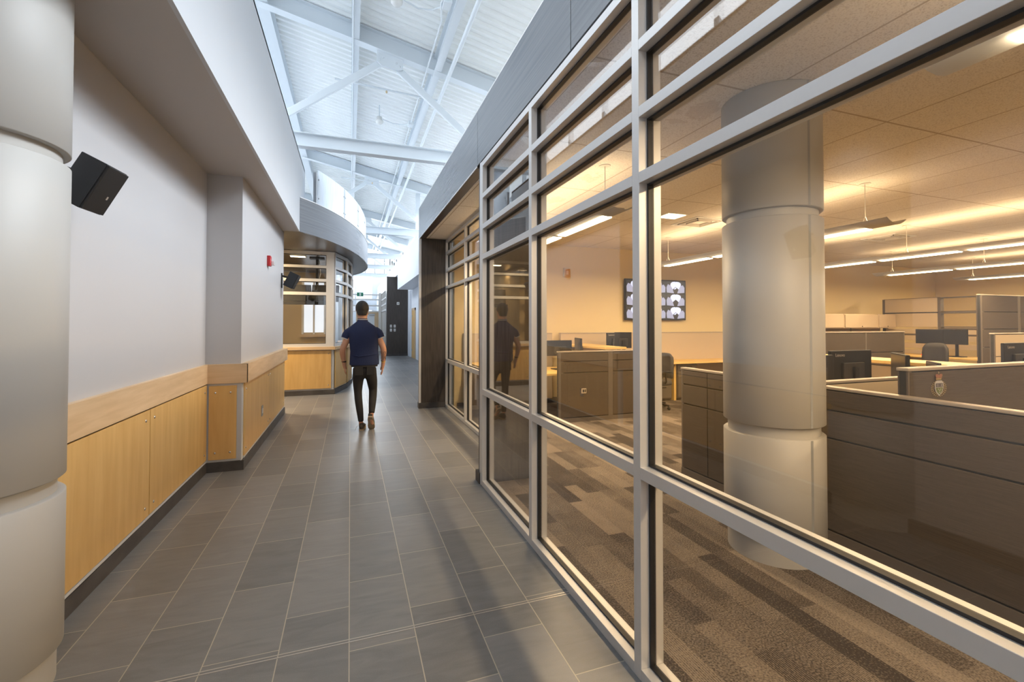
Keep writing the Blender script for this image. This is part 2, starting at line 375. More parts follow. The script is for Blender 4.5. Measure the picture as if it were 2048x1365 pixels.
def text_mesh(name, body, size, mat, parent, M, ext=0.001):
    cu = bpy.data.curves.new(name, 'FONT'); cu.body = body; cu.size = size; cu.extrude = ext; cu.align_x = 'CENTER'; cu.align_y = 'CENTER'
    t = bpy.data.objects.new(name+'_tmp', cu); COL.objects.link(t)
    dg = bpy.context.evaluated_depsgraph_get(); me = bpy.data.meshes.new_from_object(t.evaluated_get(dg))
    bpy.data.objects.remove(t)
    off = Vector((0,0,0)); q = parent
    while q is not None: off += Vector(q.location); q = q.parent
    me.transform(Matrix.Translation(-off) @ M); me.materials.clear(); me.materials.append(MATS[mat])
    o = bpy.data.objects.new(name, me); COL.objects.link(o); o.parent = parent
    return o

# ================================================================== SETTING
XF = 1.165          # corridor face of the glazed wall
CZ = 3.05           # soffit height
OC = 3.03           # office ceiling height
struct(MB().prism([(-7,-6),(1.20,-6),(1.20,4.2),(1.66,4.2),(1.66,8.05),(17,8.05),(17,34),(-7,34)], -0.15, 0).build('floor', 'slate_tile'))
struct(MB().prism([(1.20,-6.2),(17,-6.2),(17,8.05),(1.66,8.05),(1.66,4.2),(1.20,4.2)], -0.15, 0).build('floor', 'plank_carpet'))
# expansion strip across the corridor: two thin metal lines
struct(MB().box(-1.37, 1.175, 2.312, 2.318, 0, 0.0015).box(-1.37, 1.175, 2.330, 2.336, 0, 0.0015).build('trim_1', 'floor_strip'))

# ---- left side
struct(MB().box(-1.75, -1.39, -6, 5.42, 0, CZ).box(-1.75, -1.07, 5.42, 8.55, 0, CZ).build('wall_left', 'wall_paint'))
struct(MB().box(-1.39, -1.36, -6, 5.42, 0, 0.10).prism([(-1.36,5.385),(-1.03,5.385),(-1.03,8.56),(-1.07,8.56),(-1.07,5.42),(-1.36,5.42)], 0, 0.10).build('baseboard_left', 'base_tile'))
# upper storey edge: soffit and tall white bulkhead
struct(MB().box(-1.75, -0.83, -6, 8.325, CZ, CZ+0.06).box(-1.75,-1.07,8.325,8.55,CZ,CZ+0.06).build('ceiling', 'soffit_paint'))
struct(MB().box(-0.83, -0.805, -6, 8.325, CZ, 4.33).box(-0.83, -0.805, 8.325, 9.15, 3.625, 4.33).box(-1.0, -0.805, -6, 9.15, 4.30, 4.34).box(-1.0, -0.975, -6, 9.15, CZ+0.3, 4.33).box(-1.0,-0.805,9.12,9.15,3.62,4.33).build('wall_bulkhead', 'white_paint'))
struct(B(-3.0, -0.97, -6, 16, CZ+0.30, CZ+0.42).build('floor_upper', 'plaster_far'))
# upper clerestory wall on the far side of the walkway: sill wall and mullions, sky beyond
cw = MB().box(-2.75, -2.6, -6, 31, 3.47, 4.7).box(-2.75, -2.6, -6, 31, 6.85, 7.6)
struct(cw.build('wall_clerestory', 'plaster_far'))
wn = thing('window_1', None, None, (-2.68, -6, 4.7)); struct(wn)
for i in range(24): B(-2.73, -2.63, -6+i*1.6, -5.9+i*1.6, 4.7, 6.85).build('mullion', 'steel_white', wn)
B(-2.73, -2.63, -6, 31, 5.7, 5.78).build('transom', 'steel_white', wn)
# ---- right side above the glazing and beyond the dark pillar
struct(MB().box(2.7, 2.85, -6, 31, CZ+0.4, 4.3).box(1.75, 3.0, -6, 8.3, CZ+0.35, CZ+0.4).build('wall_upper_right', 'white_paint'))
struct(MB().box(1.99, 3.0, 8.36, 20.94, CZ, 4.30).build('wall_right_box', 'plaster_far'))
struct(MB().box(1.99, 3.0, 20.94, 33, 3.72, 4.30).build('wall_right_far', 'plaster_far'))
struct(MB().box(2.64, 2.8, 8.36, 21.9, 0, CZ).box(2.578, 2.7, 21.2, 21.95, 0, CZ).build('wall_right_recess', 'plaster_far'))
struct(MB().box(1.62, 1.75, 22.5, 30, 3.19, 3.79).box(1.62,1.75,28.0,33,0,3.19).build('wall_right_end', 'plaster_far'))
struct(B(-0.75, -0.6, 15.2, 33, 0, 4.3).build('wall_left_end', 'plaster_far'))
struct(MB().box(-6, -1.75, 8.0, 8.15, 0, CZ).box(-6.1,-6,8.0,15.3,0,CZ).build('wall_side_hall', 'warm_wall'))
struct(MB().box(-6.5, 17, -6.2, -6, 0, 1.2).box(-6.5,-1.4,-6.2,-6,1.2,7.5).box(1.2,17,-6.2,-6,1.2,7.5).box(-1.4,1.2,-6.2,-6,5.8,7.5).build('wall_rear', 'plaster_far'))
struct(B(1.3, 17, -4.2, -4.05, 0, OC).build('wall_office_rear', 'office_wall'))
# ---- end wall of the hall, tall windows
ew = MB().box(-3, 0.36, 31, 31.2, 0, 3.1).box(-3, -0.02, 31, 31.2, 3.1, 4.6).box(1.33, 4, 31, 31.2, 0, 4.76).box(0.36,1.33,31,31.2,2.4,3.14).box(-3, 4, 31, 31.2, 4.56, 4.76)
struct(ew.build('wall_end', 'plaster_far'))
we = thing('window_2', None, None, (0.8, 31.1, 3.1)); struct(we)
for x in (-0.35, 0.33, 0.9, 1.5, 2.1, 2.7, 3.3): B(x-0.03, x+0.03, 31.05, 31.12, 4.76, 8.0).build('mullion', 'grey_paint', we)
B(0.28, 0.36, 31.0, 31.15, 3.1, 4.6).build('mullion', 'steel_white', we)
for z in (5.6, 6.4): B(-3, 4, 31.05, 31.11, z, z+0.05).build('transom', 'steel_white', we)
# windows on the right flank near the end with dark bars
wf = thing('window_3', None, None, (2.6, 30.9, 4.9)); struct(wf)
for i in range(4): B(2.42+i*0.14, 2.47+i*0.14, 30.86, 30.92, 4.9, 6.3).build('mullion', 'shadow_gap', wf)
for z in (5.15, 5.5, 5.85): B(2.35, 2.95, 30.92, 30.96, z, z+0.06).build('transom', 'steel_white', wf)

# ---- roof: corrugated deck sloping down to the right
def roofz(x): return 6.82 - 0.211 * x
dk = MB(); xs = (-3.2, 3.2); pitch = 0.17; y = -6.0; prof = []
while y < 31.3:
    prof += [(y, 0), (y+0.06, 0), (y+0.085, 0.045), (y+0.145, 0.045)]; y += pitch
vs = []
for (yy, dz) in prof: vs += [(xs[0], yy, roofz(xs[0])+dz), (xs[1], yy, roofz(xs[1])+dz)]
dk.add(vs, [[2*i, 2*i+1, 2*i+3, 2*i+2] for i in range(len(prof)-1)])
n = len(prof); vs = []
for (yy, dz) in ((-6.0, 0.09), (31.3, 0.09)): vs += [(xs[0], yy, roofz(xs[0])+dz), (xs[1], yy, roofz(xs[1])+dz)]
dk.add(vs, [[0, 2, 3, 1]])
struct(dk.build('ceiling', 'deck_white'))
# office ceiling, cream walls
struct(B(1.27, 17, -4.2, 8.1, OC, OC+0.1).build('ceiling', 'ceiling_tile'))
struct(B(1.75, 17, 8.0, 8.15, 0, OC).build('wall_back', 'office_wall'))
struct(B(15.4, 15.6, -4.2, 8.15, 0, OC).build('wall_right', 'office_wall'))
struct(B(1.80, 15.4, 7.985, 8.0, 0, 0.1).build('baseboard_back', 'frame_brown'))

# ================================================================== STEEL
def ibeam(name, p0, p1, depth, wd, mat='steel_white', parent=None):
    """p0,p1 on the underside"""
    p0, p1 = Vector(p0), Vector(p1); d = (p1-p0).normalized(); side = d.cross(Vector((0,0,1))).normalized(); u = side.cross(d)
    m = MB(); t = 0.014
    m.bar(p0+u*t/2, p1+u*t/2, wd, t); m.bar(p0+u*(depth-t/2), p1+u*(depth-t/2), wd, t)
    m.bar(p0+u*depth/2, p1+u*depth/2, 0.012, depth-2*t)
    return m
def rpt(x, y): return (x, y, 6.49 - 0.211*x)
FR = [1.04, 8.40, 15.76, 21.62, 25.76, 30.2]
tie_lab = ['white steel tie beam overhead behind the camera', 'nearest white steel tie beam spanning the hall between bulkhead and grey fascia',
  'white steel tie beam beside the frosted glass railing, second down the hall', 'thin white tie beam third down the hall', 'thin white tie beam fourth down the hall', 'farthest white tie beam, just before the tall end window']
for i, y in enumerate(FR):
    if i == 0: continue
    x0 = -1.6 if i < 2 else -1.5
    o = ibeam('tie_beam', (x0, y, 4.50), (2.99, y, 4.50), 0.235 if i < 3 else 0.22, 0.16).build('tie_beam', 'steel_white')
    tag(o, tie_lab[i], 'beam', 'white tie beams crossing the hall')
raf_lab = ['white sloping roof rafter directly above the camera', 'sloping white roof rafter with the large bolted gusset over the nearest tie beam', 'second sloping white roof rafter, above the frosted glass railing',
  'third sloping roof rafter down the hall', 'fourth sloping roof rafter down the hall', 'last sloping roof rafter beside the end window']
br_lab = ['', 'nearest tie beam', 'second tie beam', 'third tie beam', 'fourth tie beam', 'farthest tie beam']
for i, y in enumerate(FR):
    o = ibeam('rafter', rpt(-2.6, y), rpt(2.99, y), 0.31, 0.17).build('roof_rafter', 'steel_white'); tag(o, raf_lab[i], 'rafter', 'sloping roof rafters')
    if i == 0: continue
    g = thing('gusset_plate', 'white bolted gusset plate under the rafter above the '+br_lab[i], 'plate', (0.65, y, 6.2), 0, 'gusset plates under the rafters')
    MB().add([(0.42,y-0.02,6.41),(0.88,y-0.02,6.31),(0.88,y-0.02,6.13),(0.78,y-0.02,6.10),(0.50,y-0.02,6.14),(0.42,y-0.02,6.21),
              (0.42,y+0.02,6.41),(0.88,y+0.02,6.31),(0.88,y+0.02,6.13),(0.78,y+0.02,6.10),(0.50,y+0.02,6.14),(0.42,y+0.02,6.21)],
             [[0,5,4,3,2,1],[6,7,8,9,10,11]]+[[k,(k+1)%6,6+(k+1)%6,6+k] for k in range(6)]).build('plate', 'steel_white', g)
    if i < 3:
        for (bx, bz) in ((0.47,6.24),(0.53,6.28),(0.76,6.22),(0.82,6.17)):
            MB().ball((bx, y-0.025, bz), (0.018,0.012,0.018), 10, 6).build('bolt', 'steel_white', g)
    for (a, b_, side) in (((0.50,y,6.22), (-1.45,y,4.74), 'left'), ((0.80,y,6.15), (2.55,y,4.74), 'right')):
        o = MB().bar((a[0],y+0.055,a[2]), (b_[0],y+0.055,b_[2]), 0.12, 0.06, (0,1,0)).build('brace', 'steel_white', None, bevel=0.008)
        tag(o, f'flat white diagonal brace running down {side} from the gusset above the '+br_lab[i], 'brace', 'diagonal braces of the roof frames')
# purlins along the hall
for (x, lab) in ((-1.42, 'bright white eave beam along the top of the left bulkhead opening'), (0.06, 'white roof purlin running down the middle of the ceiling'), (1.50, 'white roof purlin on the right beside the sprinkler main')):
    o = ibeam('purlin', (x, -6, 6.50-0.211*x), (x, 31, 6.50-0.211*x), 0.28, 0.13 if x > -1 else 0.22).build('roof_purlin', 'steel_white')
    tag(o, lab, 'purlin', 'roof purlins along the hall')
o = MB().tube([(1.66, -6, 6.0), (1.66, 31, 6.0)], 0.035, 12).build('sprinkler_main', 'steel_white'); tag(o, 'long white sprinkler pipe running down the hall under the roof', 'pipe')
o = MB().tube([(1.30, -6, 6.18), (1.30, 6.2, 6.18), (1.22, 6.5, 6.18), (1.30, 6.9, 6.18), (1.30, 30, 6.18)], 0.014, 8).build('conduit', 'steel_white'); tag(o, 'thin white conduit along the right purlin', 'conduit')
o = MB().tube([(0.02, -6, 6.47), (0.02, 30, 6.47)], 0.012, 8).build('conduit', 'steel_white'); tag(o, 'thin white conduit under the middle purlin', 'conduit')
for (y, lab) in ((9.1, 'white branch pipe with a brass sprinkler head near the first gusset'), (15.2, 'white branch pipe with a brass sprinkler head above the second tie beam')):
    t = thing('sprinkler_branch', lab, 'sprinkler', (0.64, y, 6.1))
    MB().tube([(-0.3, y, 6.12), (1.66, y, 6.02)], 0.018, 8).build('pipe', 'steel_white', t)
    MB().ball((0.64, y, 6.03), (0.02,0.02,0.03), 8, 6).build('sprinkler_head', 'cream_plastic', t)
for (y, lab) in ((6.85, 'white dome detector hanging under the deck nearest the camera'), (11.1, 'white dome detector under the deck above the nearest tie beam')):
    t = thing('ceiling_detector', lab, 'detector', (0.62, y, 6.55))
    MB().lathe(0.62, y, [(0.0,6.22),(0.05,6.23),(0.085,6.27),(0.09,6.31),(0.06,6.33),(0.06,6.40),(0,6.40)], 20).build('dome', 'white_plastic', t)
    MB().tube([(0.62,y,6.38),(0.62,y,6.68)], 0.012, 8).build('stem', 'steel_white', t)
    MB().tube([(0.66,y,6.36),(0.95,y+0.1,6.33),(1.15,y+0.02,6.30),(1.30,y-0.3,6.2)], 0.011, 8).build('feed_conduit', 'steel_white', t)
    B(1.24,1.36,y-0.46,y-0.28,6.13,6.22).build('junction_box', 'steel_white', t, bevel=0.006)
t = thing('hall_column', 'white steel post on the right holding the second roof frame', 'column', (2.2,16.02,4.3))
B(2.13,2.27,15.96,16.10,4.30,6.05).build('shaft','steel_white',t); B(2.08,2.32,15.91,16.15,4.30,4.33).build('base_plate','steel_white',t)

# ================================================================== STOREFRONTS
ALD = 0.114
def glazing(idx, p0, d, nrm, cuts, rails, mw=0.05, pane_h_only=None, zt=3.045, depth=ALD):
    """frame from p0 along unit d; nrm points to the room behind; cuts = list of mullion start positions; rails = list of (z0,z1)"""
    d = Vector((*d, 0)); nr = Vector((*nrm, 0)); p0 = Vector((*p0, 0))
    root = thing(f'window_{idx}', None, None, tuple(p0)); struct(root)
    def bx(m, a0, a1, n0, n1, z0, z1):
        c = [p0+d*a+nr*b for a, b in ((a0,n0),(a1,n0),(a1,n1),(a0,n1))]
        return m.prism([(q.x, q.y) for q in c], z0, z1)
    for c in cuts: bx(MB(), c, c+mw, 0, depth, 0, zt).build('mullion', 'alum', root, bevel=0.0015)
    for i in range(len(cuts)-1):
        a0, a1 = cuts[i]+mw, cuts[i+1]
        for (z0, z1) in rails:
            bx(MB(), a0, a1, 0.0, depth, z0, z1).build('transom', 'alum', root, bevel=0.0015)
        for k in range(len(rails)-1):
            z0, z1 = rails[k][1], rails[k+1][0]
            m = MB(); g = 0.009; n0, n1 = 0.042, 0.070
            bx(m, a0, a0+g, n0, n1, z0, z1); bx(m, a1-g, a1, n0, n1, z0, z1); bx(m, a0+g, a1-g, n0, n1, z0, z0+g); bx(m, a0+g, a1-g, n0, n1, z1-g, z1)
            m.build('gasket', 'black_rubber', root)
            bx(MB(), a0+0.003, a1-0.003, 0.053, 0.059, z0+0.003, z1-0.003).build('glass_pane', 'glass', root)
    return root
R1 = [(0.0,0.05),(0.848,0.899),(2.115,2.163),(2.40,2.447),(2.692,2.738),(2.997,3.045)]
glazing(4, (XF, 4.155), (0,-1), (1,0), [0.0, 1.225, 2.455, 3.755, 4.985, 6.145], R1)
struct(MB().box(XF-0.004,XF+0.004,4.155,4.18,0.0,0.1).box(XF+0.001,XF+0.10,4.156,4.20,0,3.05).build('trim_2','alum'))
# return wall between the two glazed fronts
struct(B(XF+0.02, 1.74, 4.16, 4.30, 0, CZ).build('wall_return', 'dark_laminate'))
struct(B(XF-0.012, XF+0.03, 4.16, 4.30, 0, 0.10).build('baseboard_return', 'base_tile'))
R2 = [(0.0,0.05),(0.815,0.876),(2.146,2.195),(2.45,2.505),(2.76,2.815),(2.99,3.05)]
glazing(5, (1.635, 8.25), (0,-1), (1,0), [0.0, 1.46, 2.9, 3.90], R2)
# fascia of dark laminate panels over the glazing; soffit of the recess; pillar
ys = [-1.72, 0.28, 2.288, 4.284, 6.29, 8.335]
fl = ['above the second window bay from the camera', 'above the tallest nearest glass panes', 'above the middle glass panes, right of the first seam', 'directly over the step in the glazing', 'at the far end, over the dark pillar']
for i in range(5):
    o = B(XF, XF+0.02, ys[i]+0.004, ys[i+1]-0.004, CZ+0.008, 3.60).build('fascia_panel', 'laminate_sky_sheen', None, bevel=0.001)
    tag(o, 'dark grey laminate fascia panel '+fl[i], 'panel', 'fascia panels over the glazing')
struct(MB().box(XF+0.03, 1.45, -6, 8.33, CZ+0.01, 3.59).box(1.45, 1.75, -6, 8.33, CZ+0.01, 3.45).build('wall_fascia', 'shadow_gap'))
struct(MB().box(XF, XF+0.3, -6, 8.335, 3.60, 3.612).box(XF-0.002, XF+0.005, 4.3, 8.335, 3.043, CZ+0.008).build('trim_3', 'alum'))
struct(B(XF+0.004, 1.75, 4.3, 8.22, CZ-0.012, CZ+0.008).build('ceiling', 'dark_soffit'))
o = thing('pillar', 'dark wood laminate pillar at the far end of the glazing', 'pillar', (1.4, 8.28, 0))
B(XF, 1.64, 8.22, 8.335, 0.10, CZ-0.012).build('cladding', 'dark_laminate', o)
B(XF-0.006, XF+0.03, 8.212, 8.224, 0.10, CZ-0.012).build('corner_trim', 'alum', o)
B(XF-0.01, 1.645, 8.205, 8.345, 0, 0.10).build('tile_base', 'base_tile', o)

# ================================================================== COLUMNS
def column(cx, cy, R, label, seam_ang, ztop):
    t = thing('column', label, 'column', (cx, cy, 0))
    g0, g1, h0, h1 = 0.795, 0.862, 2.19, 2.243
    MB().lathe(cx, cy, [(R-0.022, 0), (R-0.022, 0.145)], 72).build('base_ring', 'column_clad', t)
    def drum(z0, z1, nm_):
        MB().lathe(cx, cy, [(R-0.03, z0), (R-0.006, z0), (R, z0+0.005), (R, z1-0.005), (R-0.006, z1), (R-0.03, z1)], 96).build(nm_, 'column_clad', t)
    drum(0.15, g0, 'cladding'); drum(g1, h0, 'cladding'); drum(h1, ztop, 'cladding')
    MB().lathe(cx, cy, [(R-0.028, 0.14), (R-0.028, ztop)], 72).build('core', 'column_clad', t)
    for (z0, z1) in ((0.15, g0), (g1, h0), (h1, ztop)):
        MB().lathe(cx, cy, [(R+0.0008, z0+0.004), (R+0.0008, z1-0.004)], 2, seam_ang, seam_ang+0.06).build('seam', 'grey_paint', t)
    return t
column(2.70, 2.325, 0.302, 'pale metal-clad round column inside the office behind the glass', math.radians(-97), OC)
column(-1.45, 2.43, 0.305, 'pale metal-clad round column cut by the left edge of the photo', math.radians(150), CZ)

# ================================================================== LEFT WALL FURNITURE
rl = thing('chair_rail', 'pale maple chair rail along the left wall', 'rail', (-1.36, 5.4, 0.9))
B(-1.39, -1.355, 2.5, 5.372, 0.90, 1.095).build('rail_board', 'maple_rail', rl, bevel=0.001)
MB().prism([(-1.39,5.42),(-1.39,5.36),(-1.355,5.372),(-1.005,5.372),(-1.005,5.42)], 0.90, 1.095).build('rail_board', 'maple_rail', rl)
B(-1.07, -1.005, 5.373, 8.62, 0.90, 1.095).build('rail_board', 'maple_rail', rl, bevel=0.001)
def panel_x(x, y0, y1, z0, z1, label, screws=True, mat='maple_panel'):
    t = thing('wainscot_panel', label, 'panel', (x, (y0+y1)/2, z0), 0, 'maple wainscot panels')
    B(x-0.018, x, y0, y1, z0, z1).build('board', mat, t, bevel=0.0012)
    if screws:
        for yy in (y0+0.07, y1-0.07):
            for zz in (z0+0.07, z1-0.07): MB().ball((x, yy, zz), (0.006,0.011,0.011), 12, 8).build('screw', 'chrome', t)
    return t
def panel_y(y, x0, x1, z0, z1, label, mat='maple_panel'):
    t = thing('wainscot_panel', label, 'panel', ((x0+x1)/2, y, z0), 0, 'maple wainscot panels')
    B(x0, x1, y, y+0.018, z0, z1).build('board', mat, t, bevel=0.0012)
    for xx in (x0+0.055, x1-0.055):
        for zz in (z0+0.07, z1-0.07): MB().ball((xx, y, zz), (0.011,0.006,0.011), 12, 8).build('screw', 'chrome', t)
    return t
panel_x(-1.362, 2.40, 3.995, 0.128, 0.888, 'maple wall panel beside the big column, nearest on the left wall')
panel_x(-1.362, 4.005, 5.385, 0.128, 0.888, 'maple wall panel between the first seam and the wall step')
panel_y(5.382, -1.345, -1.10, 0.125, 0.875, 'narrow maple panel facing the camera on the wall step')
panel_x(-1.040, 5.46, 6.98, 0.128, 0.888, 'maple wall panel with the outlet, past the wall step')
panel_x(-1.040, 6.99, 8.54, 0.128, 0.888, 'last maple wall panel on the left before the side hall')
struct(MB().box(-1.385,-1.058,5.400,5.404,0.10,0.9).box(-1.062,-1.052,5.385,5.46,0.10,0.90).box(-1.385,-1.362,2.4,5.40,0.105,0.122).box(-1.07,-1.042,5.46,8.55,0.105,0.122).build('trim_4', 'white_paint'))
struct(MB().box(-1.39,-1.374,2.4,5.42,0.12,0.90).box(-1.07,-1.057,5.44,8.55,0.12,0.90).build('trim_5', 'shadow_gap'))
t = thing('wall_outlet', 'small grey outlet plate low on the maple panel', 'outlet', (-1.04, 6.48, 0.35))
B(-1.040,-1.034,6.42,6.52,0.35,0.48).build('plate', 'grey_paint', t); B(-1.034,-1.030,6.45,6.49,0.385,0.445).build('socket', 'white_plastic', t)
# wall speakers
def speaker(loc, rz, tilt, label, bracket):
    t = thing('wall_speaker', label, 'speaker', loc)
    M = Matrix.Translation(loc) @ Matrix.Rotation(rz, 4, 'Z') @ Matrix.Rotation(tilt, 4, 'X')
    # trapezoid cabinet: wide front (-y local), narrow back
    w_, h_, d_, bw = 0.17, 0.25, 0.15, 0.08
    P = [(-w_/2,-d_/2,-h_/2),(w_/2,-d_/2,-h_/2),(bw/2,d_/2,-h_/2),(-bw/2,d_/2,-h_/2)]
    vs = [M @ Vector(p) for p in P]+[M @ Vector((p[0],p[1],h_/2)) for p in P]
    MB().add(vs, [[0,3,2,1],[4,5,6,7],[0,1,5,4],[1,2,6,5],[2,3,7,6],[3,0,4,7]]).build('cabinet', 'speaker_black', t, bevel=0.004)
    MB().obox(M @ Matrix.Translation((0,-d_/2-0.006,0)), w_-0.006, 0.012, h_-0.008).build('grille', 'speaker_grille', t, bevel=0.003)
    MB().obox(M @ Matrix.Translation((0.03,-d_/2-0.0135,-0.03)), 0.010, 0.002, 0.018).build('badge', 'logo_silver', t)
    MB().tube([tuple(M @ Vector((0,d_/2-0.02,0.02))), bracket], 0.014, 8).build('bracket', 'black_plastic', t)
    return t
speaker((-1.245, 2.86, 2.22), math.radians(84), math.radians(28), 'large black wall speaker beside the near left column', (-1.385, 2.88, 2.30))
t = speaker((-0.92, 8.30, 2.23), math.radians(84), math.radians(26), 'small black wall speaker at the far end of the left wall', (-1.065, 8.3, 2.30))
B(-1.07,-1.055,8.26,8.34,2.10,2.34).build('wall_plate', 'black_plastic', t)
t = thing('fire_alarm_strobe', 'red fire alarm strobe on the left wall', 'alarm', (-1.07, 6.98, 2.37))
B(-1.07,-1.03,6.92,7.04,2.30,2.44).build('housing', 'red_paint', t, bevel=0.006)
B(-1.03,-0.985,6.985,7.035,2.315,2.375).build('strobe_lens', 'clear_lens', t, bevel=0.006)
text_mesh('lettering', 'FIRE', 0.03, 'white_plastic', t, Matrix.Translation((-1.029,6.955,2.37)) @ Matrix.Rotation(PI/2,4,'Y') @ Matrix.Rotation(PI/2,4,'Z') @ Matrix.Rotation(PI/2,4,'Z'), 0.0005)

# ================================================================== BOOTH with curved band
bandpts = [(-0.80,8.32),(-0.55,8.72),(-0.30,9.25),(-0.08,9.85),(0.10,10.5),(0.25,11.2),(0.36,11.95),(0.43,12.7),(0.44,13.4),(0.38,14.1),(0.26,14.75),(0.05,15.4)]
def catmull(P, k=5):
    out = []
    for i in range(len(P)-1):
        p0 = Vector(P[max(i-1,0)]); p1 = Vector(P[i]); p2 = Vector(P[i+1]); p3 = Vector(P[min(i+2,len(P)-1)])
        for j in range(k):
            t = j/k; out.append(tuple(0.5*((2*p1)+(-p0+p2)*t+(2*p0-5*p1+4*p2-p3)*t*t+(-p0+3*p1-3*p2+p3)*t*t*t)))
    return out+[P[-1]]
bp_ = catmull(bandpts)
def offset(P, o):
    r = []
    for i, p in enumerate(P):
        a = Vector(P[max(i-1,0)]); b = Vector(P[min(i+1,len(P)-1)]); d = (b-a).normalized(); r.append((p[0]-d.y*o, p[1]+d.x*o))
    return r
inn = offset(bp_, 0.03)
def strip(m, A, Bn, z0, z1, smooth=True):
    n = len(A); vs = [(x,y,z) for P, z in ((A,z0),(A,z1),(Bn,z0),(Bn,z1)) for x,y in P]
    m.add(vs, [[i,i+1,n+i+1,n+i] for i in range(n-1)], smooth); m.add(vs, [[2*n+i+1,2*n+i,3*n+i,3*n+i+1] for i in range(n-1)], smooth)
    m.add(vs, [[n+i,n+i+1,3*n+i+1,3*n+i] for i in range(n-1)]+[[i+1,i,2*n+i,2*n+i+1] for i in range(n-1)]+[[0,n,3*n,2*n],[n-1,3*n-1,4*n-1,2*n-1]])
    return m
for (a, b_, lab) in ((0, 41, 'long curved dark laminate fascia band sweeping over the glazed booth'), (41, len(bp_)-1, 'far end of the curved laminate fascia band, past its seam')):
    o = strip(MB(), bp_[a:b_+1], inn[a:b_+1], CZ, 3.62).build('curved_fascia', 'laminate_sky_sheen'); tag(o, lab, 'panel')
struct(strip(MB(), offset(bp_,-0.006), offset(bp_,0.03), 3.62, 3.635).build('trim_6', 'alum'))
struct(MB().prism(inn+[(-6,15.4),(-6,8.56),(-1.07,8.56),(-1.07,8.33),(-0.80,8.33)], CZ+0.01, CZ+0.05).build('ceiling', 'dark_soffit'))
struct(MB().prism(inn+[(-3,15.4),(-3,8.4)], 3.5, 3.61).build('floor_balcony', 'plaster_far'))
# frosted glass railing on the band
rp = offset(bp_, 0.09)
def arclen(P):
    s = [0]
    for i in range(1,len(P)): s.append(s[-1]+(Vector(P[i])-Vector(P[i-1])).length)
    return s
S = arclen(rp)
def at(s):
    for i in range(1,len(rp)):
        if S[i] >= s:
            t = (s-S[i-1])/(S[i]-S[i-1]); a, b = Vector(rp[i-1]), Vector(rp[i]); return a.lerp(b,t), (b-a).normalized()
    return Vector(rp[-1]), (Vector(rp[-1])-Vector(rp[-2])).normalized()
rail = thing('glass_railing', 'balcony railing of streaky frosted glass on the curved band', 'railing', (-0.3, 9.5, 3.61))
posts = [0.52, 1.70, 2.83, 4.0, 5.2, 6.4]
for i, s0 in enumerate(posts):
    p, d = at(s0); nrm_ = Vector((d.y, -d.x))
    MB().prism([tuple(p+d*a+nrm_*b) for a,b in ((-0.012,-0.03),(0.012,-0.03),(0.012,0.03),(-0.012,0.03))], 3.5, 4.22).build('post', 'steel_post', rail)
    for a in (-0.05, 0.05):
        for z in (3.76, 4.10):
            q = p+d*a+nrm_*0.035; 
            if i == 0 and a < 0: continue
            MB().ball((q.x,q.y,z), 0.014, 10, 6).build('clamp', 'steel_post', rail)
    if i < len(posts)-1:
        ss = [s0+0.03+(posts[i+1]-s0-0.06)*k/8 for k in range(9)]
        A = [tuple(at(x)[0]+Vector((at(x)[1].y,-at(x)[1].x))*0.036) for x in ss]; Bn = [tuple(at(x)[0]+Vector((at(x)[1].y,-at(x)[1].x))*0.026) for x in ss]
        strip(MB(), A, Bn, 3.60, 4.27, True).build('glass_panel', 'streaky_glass', rail)
# booth glazing: straight front then bending away
RB = [(1.02,1.085),(2.12,2.185),(2.41,2.47),(2.70,2.755),(2.985,3.05)]
def glazing_seg(idx, a, b, cuts_at=(), mw=0.05, first=0.05):
    a = Vector(a); b = Vector(b); L = (b-a).length; d = (b-a)/L
    return a, d, L
def bglaze(idx, a, b, n):
    a = Vector(a); b = Vector(b); L = (b-a).length; d = (b-a)/L; nr = (-d.y, d.x)
    cuts = [i*(L-0.05)/n for i in range(n+1)]
    p0 = a
    root = thing(f'window_{idx}', None, None, (a.x, a.y, 1.02)); struct(root)
    D = Vector((*d,0)); NR = Vector((*nr,0)); P0 = Vector((a.x,a.y,0))
    def bx(a0,a1,n0,n1,z0,z1):
        c = [P0+D*x+NR*y for x,y in ((a0,n0),(a1,n0),(a1,n1),(a0,n1))]; return MB().prism([(q.x,q.y) for q in c], z0, z1)
    for c in cuts: bx(c,c+0.05,0,0.11,1.02,3.05).build('mullion','alum',root)
    for i in range(n):
        for (z0,z1) in RB: bx(cuts[i]+0.05,cuts[i+1],0.002,0.108,z0,z1).build('transom','alum',root)
        for k in range(4):
            bx(cuts[i]+0.05,cuts[i+1],0.05,0.056,RB[k][1],RB[k+1][0]).build('glass_pane','glass',root)
            m = MB(); z0,z1 = RB[k][1],RB[k+1][0]
            for q in ((cuts[i]+0.05,cuts[i]+0.06,z0,z1),(cuts[i+1]-0.01,cuts[i+1],z0,z1),(cuts[i]+0.06,cuts[i+1]-0.01,z0,z0+0.01),(cuts[i]+0.06,cuts[i+1]-0.01,z1-0.01,z1)):
                b2 = bx(q[0],q[1],0.04,0.068,q[2],q[3]); m.add(b2.v,b2.f)
            m.build('gasket','black_rubber',root)
    return root
bglaze(6, (-2.6,10.50), (-0.44,10.50), 1)
o = B(-0.44,-0.33,10.495,10.62,1.02,3.05).build('window_post','alum'); tag(o,'wide pale aluminium corner post of the glazed booth','post')
bo = [(-0.31,10.51),(-0.06,11.42),(0.045,12.35),(0.07,13.3),(0.0,14.2)]
for i in range(4): bglaze(7+i, bo[i], bo[i+1], 1)
